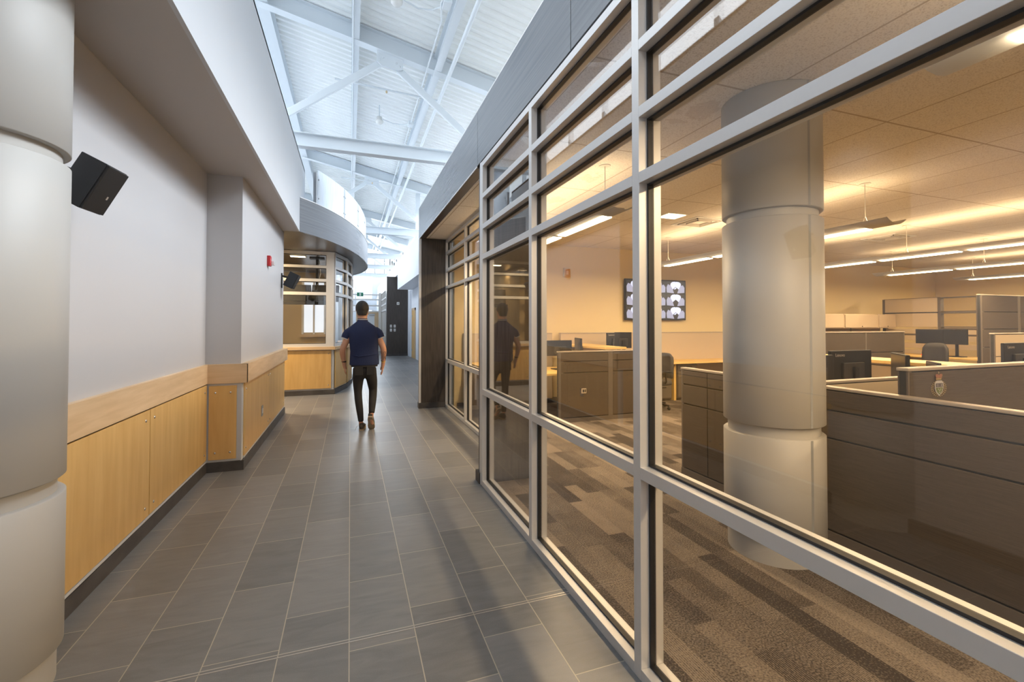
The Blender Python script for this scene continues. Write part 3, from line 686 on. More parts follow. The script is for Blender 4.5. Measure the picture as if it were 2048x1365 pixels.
cnt = MB().prism([(-2.7,10.46),(-0.30,10.46),(-0.27,10.49),(-0.015,11.41),(0.09,12.35),(0.115,13.3),(0.04,14.3),(-0.35,14.2),(-0.28,12.4),(-0.42,11.5),(-0.62,10.8),(-2.7,10.8)], 0.955, 1.02).build('booth_ledge','maple_rail',None,bevel=0.003)
tag(cnt,'pale maple ledge wrapping the glazed booth under its windows','ledge')
ob = [(-2.7,10.53),(-0.335,10.53),(-0.09,11.43),(0.015,12.36),(0.04,13.3),(-0.03,14.2),(-0.3,14.2),(-0.25,12.4),(-0.4,11.5),(-0.55,10.75),(-2.7,10.75)]
struct(MB().prism(ob, 0.0, 0.955).build('wall_booth','white_paint'))
ob2 = [(-2.7,10.49),(-0.305,10.49),(-0.055,11.42),(0.05,12.36),(0.075,13.3),(0.005,14.2),(-0.3,14.2),(-0.25,12.4),(-0.4,11.5),(-0.55,10.75),(-2.7,10.75)]
struct(MB().prism(ob2, 0.0, 0.10).build('baseboard_booth','base_tile'))
panel_y(10.508, -1.75, -0.38, 0.13, 0.94, 'wide maple panel lit warm on the front of the booth')
for (a, b_, lab) in (((-0.315,10.56),(-0.10,11.35),'first slanted maple panel on the side of the booth'),((-0.075,11.44),(0.025,12.31),'second slanted maple panel on the side of the booth')):
    a = Vector(a); b_ = Vector(b_); d = (b_-a).normalized(); nr = Vector((d.y,-d.x))
    t = thing('wainscot_panel', lab, 'panel', (a.x,a.y,0.13), 0, 'maple wainscot panels')
    MB().prism([tuple(a),tuple(b_),tuple(b_+nr*0.02),tuple(a+nr*0.02)],0.13,0.94).build('board','maple_panel',t)
# inside the booth
struct(MB().box(-6,-0.6,14.9,15.1,0,CZ).build('wall_booth_back','warm_wall'))
struct(B(-2.05,-1.9,11.6,14.9,0,CZ).build('wall_booth_side','warm_wall'))
wb = thing('window_11', None, None, (-0.95,14.85,1.2)); struct(wb)
B(-1.30,-0.50,14.86,14.90,1.25,2.75).build('glass_pane','window_glow',wb)
for x in (-1.36,-1.05,-0.75): B(x,x+0.05,14.80,14.86,1.2,2.8).build('mullion','alum',wb)
B(-1.40,-0.45,14.72,14.86,1.12,1.2).build('sill','maple_rail',wb)
t = thing('hanging_monitors', 'cluster of black monitors hung from the booth ceiling', 'monitor', (-0.75,11.6,3.0))
B(-0.77,-0.71,11.6,11.66,2.2,3.05).build('pole','black_plastic',t); B(-0.9,-0.58,11.5,11.75,3.03,3.055).build('mount_plate','black_plastic',t)
for (x, a) in ((-1.15,0.25),(-0.55,-0.15)):
    MB().obox(Matrix.Translation((x,11.5,2.22))@Matrix.Rotation(a,4,'Z')@Matrix.Rotation(-0.3,4,'X'),0.60,0.06,0.40).build('screen','dark_plastic',t,bevel=0.006)
MB().tube([(-0.70,11.62,3.0),(-0.66,11.6,2.7),(-0.72,11.6,2.45),(-0.85,11.6,2.3)],0.01,6).build('cable','white_plastic',t)
B(-1.5,-0.35,11.42,11.5,1.95,2.02).build('crossbar','black_plastic',t)
t = thing('booth_faucet','small curved chrome faucet on the booth ledge','faucet',(-0.38,11.0,1.02))
MB().tube([(-0.42,11.1,1.02),(-0.42,11.1,1.14),(-0.40,11.0,1.18),(-0.37,10.93,1.14)],0.012,8).build('spout','chrome',t)
MB().lathe(-0.42,11.1,[(0.03,1.02),(0.03,1.05),(0,1.05)],12).build('base','chrome',t)
t = thing('ceiling_downlight','small rectangular downlight in the booth ceiling','light',(-1.1,11.4,3.05))
B(-1.28,-0.98,11.3,11.42,3.03,3.058).build('lens','downlight_glow',t); B(-1.30,-0.96,11.28,11.44,3.045,3.06).build('frame','white_plastic',t)
t = thing('ceiling_downlight','round warm downlight over the side hall, left of the booth front','light',(-2.0,9.4,3.05))
MB().lathe(-2.0,9.4,[(0.0,3.03),(0.08,3.03)],20).build('lens','downlight_glow',t); MB().lathe(-2.0,9.4,[(0.08,3.02),(0.10,3.02),(0.10,3.06)],20).build('trim_ring','white_plastic',t)
area('side_hall_downlight', (-2.0,9.4,2.98), (0,0,0), 0.25, 0.25, 90, (1,0.74,0.42))
area('booth_downlight', (-1.9,12.6,2.98), (0,0,0), 0.3, 0.3, 45, (1,0.74,0.42))

# ================================================================== FAR END
t = thing('feature_wall', 'tall dark wood laminate wall far down the corridor', 'wall panel', (2.1,22,0))
B(1.60,2.578,22.0,22.45,0.10,3.72).build('cladding','dark_laminate',t); B(1.59,2.58,21.985,22.46,0,0.10).build('tile_base','base_tile',t)
t = thing('wall_thermostat','white wall device high on the dark feature wall','device',(2.12,22,2.4))
B(2.06,2.18,21.965,22.0,2.40,2.53).build('housing','white_plastic',t,bevel=0.01); B(2.09,2.14,21.955,21.965,2.43,2.50).build('face','grey_paint',t)
k = 0
for zz in (1.40,1.215):
    for xx in (1.80,1.97):
        lab = ('upper' if zz > 1.3 else 'lower')+' '+('left' if xx < 1.9 else 'right')+' white switch plate of four on the dark feature wall'
        t = thing('switch_plate', lab, 'switch', (xx,22,zz), 0, 'switch plates on the dark wall')
        B(xx-0.045,xx+0.045,21.988,22.0,zz-0.065,zz+0.065).build('plate','white_plastic',t,bevel=0.003); B(xx-0.014,xx+0.014,21.98,21.988,zz-0.03,zz+0.03).build('toggle','grey_paint',t)
wk = thing('window_12', None, None, (1.62,25,0)); struct(wk)
for i in range(7): B(1.60,1.68,22.46+i*0.92,22.52+i*0.92,0,3.19).build('mullion','alum',wk)
for z in (0.0,0.9,2.15,2.45,2.75,3.13): B(1.60,1.68,22.5,28.0,z,z+0.06).build('transom','alum',wk)
B(1.635,1.645,22.5,28.0,0.05,3.15).build('glass_pane','glass',wk)
struct(B(2.4,2.5,22.5,28,0,3.2).build('wall_side_room','office_wall'))
ve = thing('window_13', None, None, (0.7,26,2.2)); struct(ve)
for z in (2.14,2.46,2.79,3.06): B(-0.6,1.60,25.97,26.05,z,z+0.07).build('transom','alum',ve)
for x in (-0.6,1.46): B(x,x+0.14,25.95,26.07,0,3.2).build('mullion','alum',ve)
B(-0.6,1.60,25.99,26.0,2.2,3.13).build('glass_pane','glass',ve)
dd = thing('door_1', None, None, (0.7,26,0)); struct(dd)
MB().box(0.30,0.42,25.98,26.03,0,2.14).box(1.25,1.46,25.98,26.03,0,2.14).box(0.42,1.25,25.98,26.03,2.0,2.14).box(0.42,1.25,25.98,26.03,0,0.25).build('frame','door_wood',dd)
B(0.42,1.25,26.0,26.01,0.25,2.0).build('glass_pane','frost_white',dd)
B(0.95,1.27,25.92,25.98,1.98,2.06).build('closer','steel_post',dd)
dd = thing('door_2', None, None, (2.62,20.6,0)); struct(dd)
B(2.60,2.64,19.7,19.8,0,2.2).build('frame','door_wood',dd); B(2.60,2.64,20.7,20.8,0,2.2).build('frame','door_wood',dd); B(2.60,2.64,19.7,20.8,2.1,2.2).build('frame','door_wood',dd)
B(2.615,2.64,19.8,20.7,0,2.1).build('leaf','maple_panel',dd)
for z in (0.3,1.1,1.8): B(2.59,2.62,20.68,20.71,z,z+0.1).build('hinge','steel_post',dd)
t = thing('exit_sign','green running man exit sign hanging over the far doors','sign',(0.5,25.7,3.0))
B(0.33,0.66,25.93,25.97,3.00,3.20).build('panel','sign_green',t)
B(0.45,0.54,25.925,25.93,3.03,3.17).build('door_pictogram','white_plastic',t)
m = MB().ball((0.49,25.92,3.15),(0.013,0.004,0.013),8,6); m.bar((0.49,25.922,3.135),(0.485,25.922,3.09),0.004,0.02); m.bar((0.485,25.922,3.09),(0.465,25.922,3.05),0.004,0.012); m.bar((0.485,25.922,3.09),(0.51,25.922,3.06),0.004,0.012); m.bar((0.47,25.922,3.11),(0.51,25.922,3.12),0.004,0.010)
m.build('running_figure','sign_green',t)
B(0.30,0.69,25.955,25.972,3.19,3.21).build('mount_rail','steel_post',t)

# ================================================================== OFFICE
# --- linear pendant lights
def pendant(X, y0, y1, label, nseg):
    t = thing('pendant_light', label, 'light', (X, (y0+y1)/2, 2.52), 0, 'linear pendant lights over the office')
    # curved trough
    prof = [(-0.15,0.055),(-0.11,0.03),(-0.06,0.008),(0,0.0),(0.06,0.008),(0.11,0.03),(0.15,0.055)]
    n = len(prof); vs = [(X+a,yy,2.53+b) for yy in (y0,y1) for a,b in prof]+[(X+a,yy,2.538+b) for yy in (y0,y1) for a,b in prof]
    fs = [[i,n+i,n+i+1,i+1] for i in range(n-1)]+[[2*n+i,2*n+i+1,3*n+i+1,3*n+i] for i in range(n-1)]+[[0,i_,2*n+i_,2*n] for i_ in ()]
    for e in (0, n): fs += [[e+i,e+i+1,2*n+e+i+1,2*n+e+i] for i in range(n-1)]
    fs += [[0,2*n,3*n,n],[n-1,2*n-1,4*n-1,3*n-1]]
    MB().add(vs, fs, True).build('trough','lamp_metal',t)
    MB().box(X-0.05,X+0.05,y0+0.05,y1-0.05,2.545,2.565).build('lamp_tray','lamp_metal',t)
    L = (y1-y0-0.4)/nseg
    for k in range(nseg):
        a = y0+0.26+k*(L+0.0); B(X-0.048,X+0.048,a,a+L-0.11,2.523,2.532).build('lens','lamp_glow',t)
    for yy in [y0+0.3+i*(y1-y0-0.6)/max(1,nseg-1) for i in range(nseg)] if nseg > 1 else [y0+0.3,y1-0.3]:
        m = MB(); m.tube([(X-0.07,yy,2.56),(X,yy,2.68),(X+0.07,yy,2.56)],0.004,6); m.tube([(X,yy,2.68),(X,yy,OC)],0.004,6)
        m.lathe(X,yy,[(0.055,OC-0.006),(0.055,OC)],16); m.lathe(X,yy,[(0,OC-0.006),(0.055,OC-0.006)],16)
        m.build('hanger','lamp_metal',t)
    WARM = (1.0,0.71,0.40); ln = y1-y0-0.3; yc = (y0+y1)/2
    area('pendant_uplight', (X,yc,2.60), (PI,0,0), 0.26, ln, 6*ln, WARM)
    area('pendant_downlight', (X,yc,2.515), (0,0,0), 0.10, ln, 26*ln, WARM)
pendant(2.30, 3.50, 7.2, 'linear pendant light just inside the glass, seen through the middle panes', 3)
pendant(2.26, -2.6, 1.16, 'near linear pendant light at the top right corner of the photo', 3)
pendant(5.26, 3.05, 6.9, 'linear pendant light passing behind the office column', 3)
pendant(5.26, -2.6, 1.2, 'linear pendant light out past the right of the column row', 3)
pendant(8.10, 1.4, 6.3, 'long linear pendant light in the third row of the office', 4)
pendant(10.7, 1.6, 6.6, 'long linear pendant light in the fourth row of the office', 4)
pendant(13.5, 1.6, 6.6, 'farthest linear pendant light by the corner of the office', 4)
# --- ceiling items
def vent(cx, cy, s, label):
    t = thing('ceiling_vent', label, 'vent', (cx,cy,OC))
    MB().box(cx-s,cx+s,cy-s,cy-s+0.02,OC-0.01,OC).box(cx-s,cx+s,cy+s-0.02,cy+s,OC-0.01,OC).box(cx-s,cx-s+0.02,cy-s+0.02,cy+s-0.02,OC-0.01,OC).box(cx+s-0.02,cx+s,cy-s+0.02,cy+s-0.02,OC-0.01,OC).build('frame','white_plastic',t)
    for k, q in enumerate((0.75,0.45)):
        r = s*q; MB().box(cx-r,cx+r,cy-r,cy-r+0.012,OC-0.02,OC-0.001).box(cx-r,cx+r,cy+r-0.012,cy+r,OC-0.02,OC-0.001).box(cx-r,cx-r+0.012,cy-r,cy+r,OC-0.02,OC-0.001).box(cx+r-0.012,cx+r,cy-r,cy+r,OC-0.02,OC-0.001).build('vane','lamp_metal',t)
vent(4.9, 5.45, 0.28, 'square ceiling vent near the lit ceiling panel left of the column')
vent(8.9, 5.3, 0.28, 'square ceiling vent above the third row of lights')
t = thing('ceiling_panel_light','small lit square ceiling light left of the column','light',(4.25,5.25,OC))
B(4.08,4.42,5.10,5.40,OC-0.008,OC).build('frame','white_plastic',t); B(4.11,4.39,5.13,5.37,OC-0.012,OC-0.006).build('lens','downlight_glow',t)
t = thing('fire_strobe','beige fire strobe high on the office back wall','alarm',(3.95,8.0,2.45))
B(3.90,4.02,7.96,7.999,2.42,2.60).build('housing','cream_plastic',t,bevel=0.006); B(3.935,3.985,7.93,7.96,2.46,2.54).build('strobe_lens','clear_lens',t)

# --- wall TV with nine camera views
t = thing('wall_television','black wall television showing nine camera views','television',(6.0,7.95,1.59))
B(5.24,6.745,7.90,7.95,1.585,2.43).build('bezel','black_plastic',t,bevel=0.006)
B(5.7,6.3,7.95,7.998,1.8,2.2).build('bracket','black_plastic',t)
W9, H9 = (6.745-5.24-0.04)/3, (2.43-1.585-0.04)/3
for r in range(3):
    for c in range(3):
        x0 = 5.26+c*W9; z0 = 1.605+r*H9; yy = 7.899
        P = lambda u, v, k: (x0+u*W9, yy-0.0006*k, z0+v*H9)
        m = MB(); m.cur = 0; m.add([P(0.01,0.02,0),P(0.99,0.02,0),P(0.99,0.98,0),P(0.01,0.98,0)],[[0,1,2,3]])
        m.cur = 1; m.add([P(.04,.10,1),P(.42,.04,1),P(.28,.62,1),P(.10,.75,1),P(.02,.5,1)],[[0,1,2,3,4]]); m.add([P(.58,.04,1),P(.96,.10,1),P(.97,.5,1),P(.88,.7,1),P(.72,.62,1)],[[0,1,2,3,4]])
        m.cur = 2; poly = [(.5,.36),(.36,.30),(.22,.70),(.25,.84),(.33,.93),(.45,.96),(.5,.93),(.55,.96),(.67,.93),(.76,.84),(.78,.70),(.64,.30)]
        m.add([P(u,v,2) for u,v in poly],[list(range(len(poly)))])
        m.cur = 3; m.add([P(.5,.04,3),P(.66,.34,3),P(.5,.55,3),P(.34,.34,3)],[[0,1,2,3]])
        if (r+c) % 2 == 0: m.cur = 2; m.add([P(.40,.37,4),P(.47,.34,4),P(.55,.46,4),P(.50,.51,4)],[[0,1,2,3]])
        o = m.build('camera_view','screen_dark',t,mats=['screen_black','screen_mid','screen_light','screen_blue' if (r,c)==(1,0) else 'screen_black'])

# --- cubicle partitions
def partition(p0, p1, h, seams, label, bay=1.2, mat='brown_fabric', thick=0.06, cap='cap_trim', zb=0.07, posts_w=0.04, mats=None, group='cubicle partitions', cuts=None):
    a = Vector((*p0,0)); b = Vector((*p1,0)); L = (b-a).length; d = (b-a)/L; nr = Vector((-d.y,d.x,0)); n = max(1,round(L/bay)); bw = L/n
    t = thing('cubicle_partition', label, 'partition', tuple(a), 0, group)
    def bx(m,a0,a1,hw,z0,z1):
        c = [a+d*x+nr*y for x,y in ((a0,-hw),(a1,-hw),(a1,hw),(a0,hw))]; return m.prism([(q.x,q.y) for q in c],z0,z1)
    core = MB(); bx(core,0,L,thick/2-0.012,0.02,h-0.02); core.build('frame','shadow_gap',t)
    zs = [zb]+sorted(seams)+[h-0.022]
    P_ = cuts if cuts else [i*bw for i in range(n+1)]; n = len(P_)-1
    for i in range(n):
        for k in range(len(zs)-1):
            mm = mat if not mats else mats[k]
            if mm is None: continue
            bx(MB(),P_[i]+(posts_w/2 if i==0 or not cuts else 0.003),P_[i+1]-(posts_w/2 if i==n-1 or not cuts else 0.003),thick/2,zs[k]+0.006,zs[k+1]-0.006).build('fabric_tile',mm,t,bevel=0.003)
    for i in range(n+1):
        x = min(max(P_[i],posts_w/2),L-posts_w/2)
        if cuts and 0 < i < n: continue
        bx(MB(),x-posts_w/2+0.003,x+posts_w/2-0.003,thick/2-0.002,0,h-0.02).build('post','frame_brown',t)
    bx(MB(),0,L,thick/2+0.003,0.0,zb-0.006).build('kick_plate','frame_brown',t)
    bx(MB(),-0.003,L+0.003,thick/2+0.004,h-0.02,h).build('top_cap',cap,t,bevel=0.004)
    return t
partition((3.19,-1.2),(3.19,3.78),1.07,[0.71,0.905],'long low brown fabric partition nearest the glass, running behind the column',cuts=[0,2.2,4.62,4.98])
# crest partition
cp = partition((3.24,1.86),(5.9,1.86),1.235,[0.0+0.80],'taller brown partition bearing a police style crest above the front partition',bay=2.66)
ce = bpy.data.objects.new('crest', None)
def crest(parent, cx, y, cz, s):
    m = MB()
    def poly(P, k): m.add([(cx+1.75*u*s, y-0.0015*k, cz+v*s) for u,v in P], [list(range(len(P)))])
    def disc(u, v, r, k, n=10): poly([(u+r*math.cos(2*PI*i/n), v+r*math.sin(2*PI*i/n)) for i in range(n)][::-1], k)
    m.cur = 0  # gold wreath leaves
    for sd in (-1,1):
        for i in range(11):
            a = math.radians(-80+i*14.5); ru, rv = 0.36*math.cos(a), 0.42*math.sin(a)-0.05
            for q in (0.9,1.12): disc(sd*ru*q, rv*q, 0.032, 1, 7)
    disc(0,0.93,0.02,1); poly([(-0.012,0.82),(0.012,0.82),(0.012,0.97),(-0.012,0.97)],1); poly([(-0.05,0.88),(0.05,0.88),(0.05,0.90),(-0.05,0.90)],2)
    poly([(-0.14,0.46),(0.14,0.46),(0.16,0.56),(-0.16,0.56)],1)
    m.cur = 1
    poly([(-0.14,0.57),(0.14,0.57),(0.20,0.74),(0.14,0.82),(0.05,0.80),(0,0.74),(-0.05,0.80),(-0.14,0.82),(-0.20,0.74)],2)
    m.cur = 0
    for u in (-0.13,-0.045,0.045,0.13): poly([(u-0.012,0.57),(u+0.012,0.57),(u*1.2+0.012,0.80),(u*1.2-0.012,0.80)],3)
    m.cur = 2
    poly([(-0.24,0.30),(-0.24,-0.05),(-0.18,-0.28),(0,-0.52),(0.18,-0.28),(0.24,-0.05),(0.24,0.30),(0.13,0.42),(-0.13,0.42)],2)
    m.cur = 3; poly([(-0.19,0.02),(0.19,0.02),(0.19,0.26),(-0.19,0.26)],3)
    m.cur = 4; poly([(-0.19,-0.01),(-0.19,-0.08),(-0.13,-0.26),(0,-0.44),(0.13,-0.26),(0.19,-0.08),(0.19,-0.01)],3)
    m.cur = 2
    for u,v in ((-0.06,-0.10),(0.06,-0.10),(0,-0.18),(0,-0.29)): disc(u,v,0.035,4,6)
    for u in (-0.1,0.1): poly([(u-0.012,0.06),(u+0.012,0.06),(u+0.012,0.22),(u-0.012,0.22)],4)
    return m.build('crest_emblem','crest_gold',parent,mats=['crest_gold','crest_red','crest_white','crest_blue','crest_green'])
crest(cp, 3.53, 1.826, 1.105, 0.105)
partition((3.24,2.50),(5.9,2.50),1.07,[0.78],'low beige fabric partition behind the crest partition',bay=1.33,mat='tack_beige')
partition((5.62,2.58),(5.62,4.4),1.07,[0.78],'beige partition carrying the long maple counter beyond the monitors',bay=1.45,mat='tack_beige')
o = B(5.54,6.00,2.56,4.45,1.07,1.105).build('transaction_counter','maple_counter',None,bevel=0.003); tag(o,'long maple transaction counter on the right, behind the two monitors','counter')
partition((2.98,6.31),(4.80,6.31),1.09,[0.756,0.93],'brown partition facing the camera in front of the back desks',bay=0.92,posts_w=0.09)
t = thing('data_outlet','small grey data outlet plate on the brown back partition','outlet',(3.41,6.27,0.44))
B(3.37,3.45,6.270,6.279,0.435,0.51).build('plate','cab_metal',t); B(3.385,3.41,6.266,6.270,0.45,0.495).build('port','dark_plastic',t); B(3.42,3.44,6.266,6.270,0.45,0.495).build('port','dark_plastic',t)
o = MB().prism([(3.72,7.9),(3.90,6.45),(4.30,6.45),(4.36,7.9)],1.09,1.125).build('transaction_counter','maple_counter',None,bevel=0.003); tag(o,'maple transaction counter rising above the brown back partition','counter')
partition((4.1,6.50),(4.1,7.85),1.09,[0.78],'beige partition under the maple counter in the back left corner',bay=1.35,mat='tack_beige')
partition((6.5,5.5),(9.61,5.5),1.372,[0.70,1.0],'brown shoulder-high partition below the overhead bins',bay=1.0,posts_w=0.05)
# tack boards against the back wall
for (x0,x1,lab) in ((1.9,3.62,'beige tackboard on the back wall left of the maple counter'),(3.80,8.3,'long beige tackboard on the back wall under the television')):
    t = thing('tackboard',lab,'tackboard',(x0,7.9,0.75)); B(x0,x1,7.90,7.98,0.10,1.32).build('board','tack_beige',t,bevel=0.004); B(x0,x1,7.895,7.985,1.32,1.335).build('top_cap','cap_trim',t)
# far high shelving partition
t = thing('shelf_partition','tall partition with two beige rows and open frames in the far corner','partition',(12.4,6.6,0))
B(12.40,12.46,6.40,7.48,0.06,0.9).build('fabric_tile','tack_beige',t)
B(12.38,12.48,6.40,7.47,1.775,2.095).build('fabric_tile','tack_beige',t,bevel=0.004); B(12.38,12.48,6.40,7.47,1.435,1.755).build('fabric_tile','tack_beige',t,bevel=0.004)
for z in (0.95,1.13,1.28): B(12.40,12.46,5.7,7.47,z,z+0.11).build('fabric_tile','tack_beige',t)
for y in (7.46,6.34,5.68): B(12.37,12.49,y,y+0.05,0,2.10).build('post','frame_brown',t)
for z in (1.39,1.425,1.735,1.765,2.075): B(12.38,12.48,5.70,6.36,z,z+0.025).build('shelf_bar','frame_brown',t)
B(12.37,12.49,6.36,7.48,2.095,2.105).build('top_cap','frame_brown',t); B(12.37,12.49,6.36,7.48,1.755,1.775).build('rail','shadow_gap',t)
B(12.40,12.44,5.7,7.47,1.24,1.28).build('rail','frame_brown',t)
partition((10.87,5.0),(14.6,5.0),2.055,[1.075,1.41,1.73],'tallest brown partition at the right edge of the photo',bay=1.24,posts_w=0.10)
partition((9.02,4.0),(11.6,4.0),1.372,[0.75,1.02],'beige partition with a dark end post near the right edge',bay=0.86,mat='tack_beige')
# overhead bins
for (x0,x1,lab) in ((9.2,10.57,'beige overhead bin half hidden behind the column'),(10.58,11.72,'wide middle beige overhead bin over the brown shoulder-high partition'),(11.73,12.355,'narrow right-hand beige overhead bin touching the tall shelving')):
    t = thing('overhead_bin',lab,'cabinet',((x0+x1)/2,7.4,1.4),0,'overhead bins in the back of the office')
    B(x0+0.004,x1-0.004,7.22,7.55,1.408,1.735).build('body','cab_metal',t,bevel=0.004); B(x0+0.02,x1-0.02,7.20,7.22,1.425,1.715).build('door','cab_metal',t,bevel=0.004)
    MB().ball(((x0+x1)/2,7.198,1.45),0.012,8,6).build('lock','black_plastic',t)
partition((9.2,7.585),(12.355,7.585),1.74,[0.78,1.1,1.36],'beige partition carrying the overhead bins near the back wall',bay=1.05,mat='tack_beige')
# desks
def desk(x0,x1,y0,y1,z,label,name='desk',legs=True):
    t = thing(name,label,'desk',((x0+x1)/2,(y0+y1)/2,0))
    B(x0,x1,y0,y1,z-0.03,z).build('desktop','maple_counter',t,bevel=0.002)
    if legs:
        for (a,b) in ((x0+0.03,y0+0.03),(x1-0.08,y0+0.03),(x0+0.03,y1-0.08),(x1-0.08,y1-0.08)): B(a,a+0.05,b,b+0.05,0,z-0.03).build('leg','frame_brown',t)
    return t
t = desk(4.9,8.3,7.28,7.89,0.755,'long yellow maple desk under the television','desk',False)
B(6.02,6.07,7.40,7.88,0,0.725).build('leg_panel','desk_edge',t); B(4.93,4.98,7.40,7.88,0,0.725).build('leg_panel','desk_edge',t); B(8.22,8.27,7.40,7.88,0,0.725).build('leg_panel','desk_edge',t)
desk(2.30,4.05,6.40,7.45,0.74,'maple corner desk behind the left end of the brown back partition')
t = thing('desk','maple desk with a beige end panel seen through the recessed glazing','desk',(2.3,7.4,0))
B(1.95,2.28,6.9,7.85,0.80,0.83).build('desktop','maple_counter',t); B(1.97,2.26,6.92,6.95,0,0.80).build('end_panel','tack_beige',t); B(1.97,2.26,7.78,7.82,0,0.80).build('end_panel','tack_beige',t)
desk(3.3,5.52,2.62,3.35,0.74,'desk behind the beige partition holding the two monitors')
desk(6.6,8.6,2.6,3.3,0.74,'desk under the monitor at the right edge')
desk(11.5,12.35,5.2,7.3,0.82,'maple desk along the tall shelving in the far corner')
# filing pedestals
def pedestal(x0,x1,label):
    t = thing('filing_pedestal',label,'cabinet',((x0+x1)/2,7.6,0),0,'filing pedestals under the back desk')
    B(x0,x1,7.43,7.88,0.02,0.71).build('body','cab_dark',t,bevel=0.003)
    for (z0,z1) in ((0.05,0.30),(0.31,0.44),(0.45,0.57),(0.58,0.69)):
        dr = B(x0+0.01,x1-0.01,7.41,7.43,z0,z1).build('drawer','cab_dark',t,bevel=0.002)
        q = B((x0+x1)/2-0.10,(x0+x1)/2+0.10,7.403,7.41,z1-0.05,z1-0.03).build('handle','black_plastic',t)
pedestal(5.50,5.98,'dark four-drawer filing pedestal left of the yellow desk panel'); pedestal(6.12,6.60,'dark four-drawer filing pedestal right of the yellow desk panel')
# monitors
def monitor(loc, rz, label, w_=0.53, h_=0.32, zc=None, logo=True, faces=True, foot_z=0.74):
    x, y, z = loc
    t = thing('monitor', label, 'monitor', (x, y, foot_z)); 
    M = Matrix.Translation((x,y,z)) @ Matrix.Rotation(rz,4,'Z')
    MB().obox(M,w_,0.03,h_).build('screen_housing','black_plastic',t,bevel=0.006)
    MB().obox(M@Matrix.Translation((0,0.017,0)),w_-0.03,0.004,h_-0.03).build('screen','monitor_screen',t)
    MB().obox(M@Matrix.Translation((0,-0.028,-0.04)),w_*0.5,0.03,h_*0.5).build('back_cover','dark_plastic',t,bevel=0.006)
    MB().obox(M@Matrix.Translation((0,-0.06,-(z-foot_z)/2)),0.06,0.02,(z-foot_z)).build('stand','black_plastic',t)
    MB().obox(Matrix.Translation((x,y,foot_z+0.008))@Matrix.Rotation(rz,4,'Z'),0.24,0.18,0.014).build('foot','black_plastic',t,bevel=0.003)
    if logo:
        text_mesh('lettering','Lenovo',0.045,'logo_silver',t,M@Matrix.Translation((-w_*0.28,-0.0165,h_*0.36))@Matrix.Rotation(PI/2,4,'X'),0.0008)
    return t
monitor((4.80,3.22,1.075),0.0,'black monitor turned away right of the column, name on its back',0.60,0.33)
monitor((5.28,3.05,1.06),math.radians(44),'black monitor seen almost edge-on beside the lettered monitor',0.50,0.29,logo=False)
monitor((4.20,3.15,1.045),0.05,'black monitor half hidden by the office column',0.52,0.32,logo=False)
monitor((5.34,2.80,1.0),math.radians(42),'small dark monitor seen edge-on in front of the maple counter',0.34,0.28,logo=False)
monitor((7.15,2.95,1.125),0.0,'lettered black monitor at the right edge of the photo',0.62,0.34)
monitor((3.34,7.0,1.10),0.05,'black monitor behind the left end of the brown back partition',0.47,0.26,logo=False)
monitor((3.62,6.85,1.13),math.radians(75),'black monitor seen edge-on left of the maple counter',0.45,0.28,logo=False)
monitor((4.74,7.42,1.20),0.0,'lettered black monitor facing away at the right end of the raised back counter',0.46,0.28)
monitor((4.56,6.95,1.22),math.radians(-20),'angled black monitor just behind the raised back counter',0.30,0.28,logo=False)
desk(4.38,4.86,6.70,7.80,0.74,'small maple desk holding the pair of back corner monitors')
def monx(y, w_, lab): 
    t = thing('monitor',lab,'monitor',(11.8,y,0.82)); M = Matrix.Translation((11.8,y,1.235))@Matrix.Rotation(-PI/2,4,'Z')
    MB().obox(M,w_,0.03,0.31).build('screen_housing','black_plastic',t,bevel=0.004)
    MB().obox(M@Matrix.Translation((0,0.04,-0.2)),0.05,0.02,0.43).build('stand','black_plastic',t); MB().obox(Matrix.Translation((11.84,y,0.828)),0.2,0.24,0.014).build('foot','black_plastic',t)
    MB().ball((11.72,y+0.1,0.84),0.012,6,4).build('power_light','red_led',t)
monx(6.25,0.50,'left black monitor of the far corner desk'); monx(5.80,0.40,'right black monitor of the far corner desk')
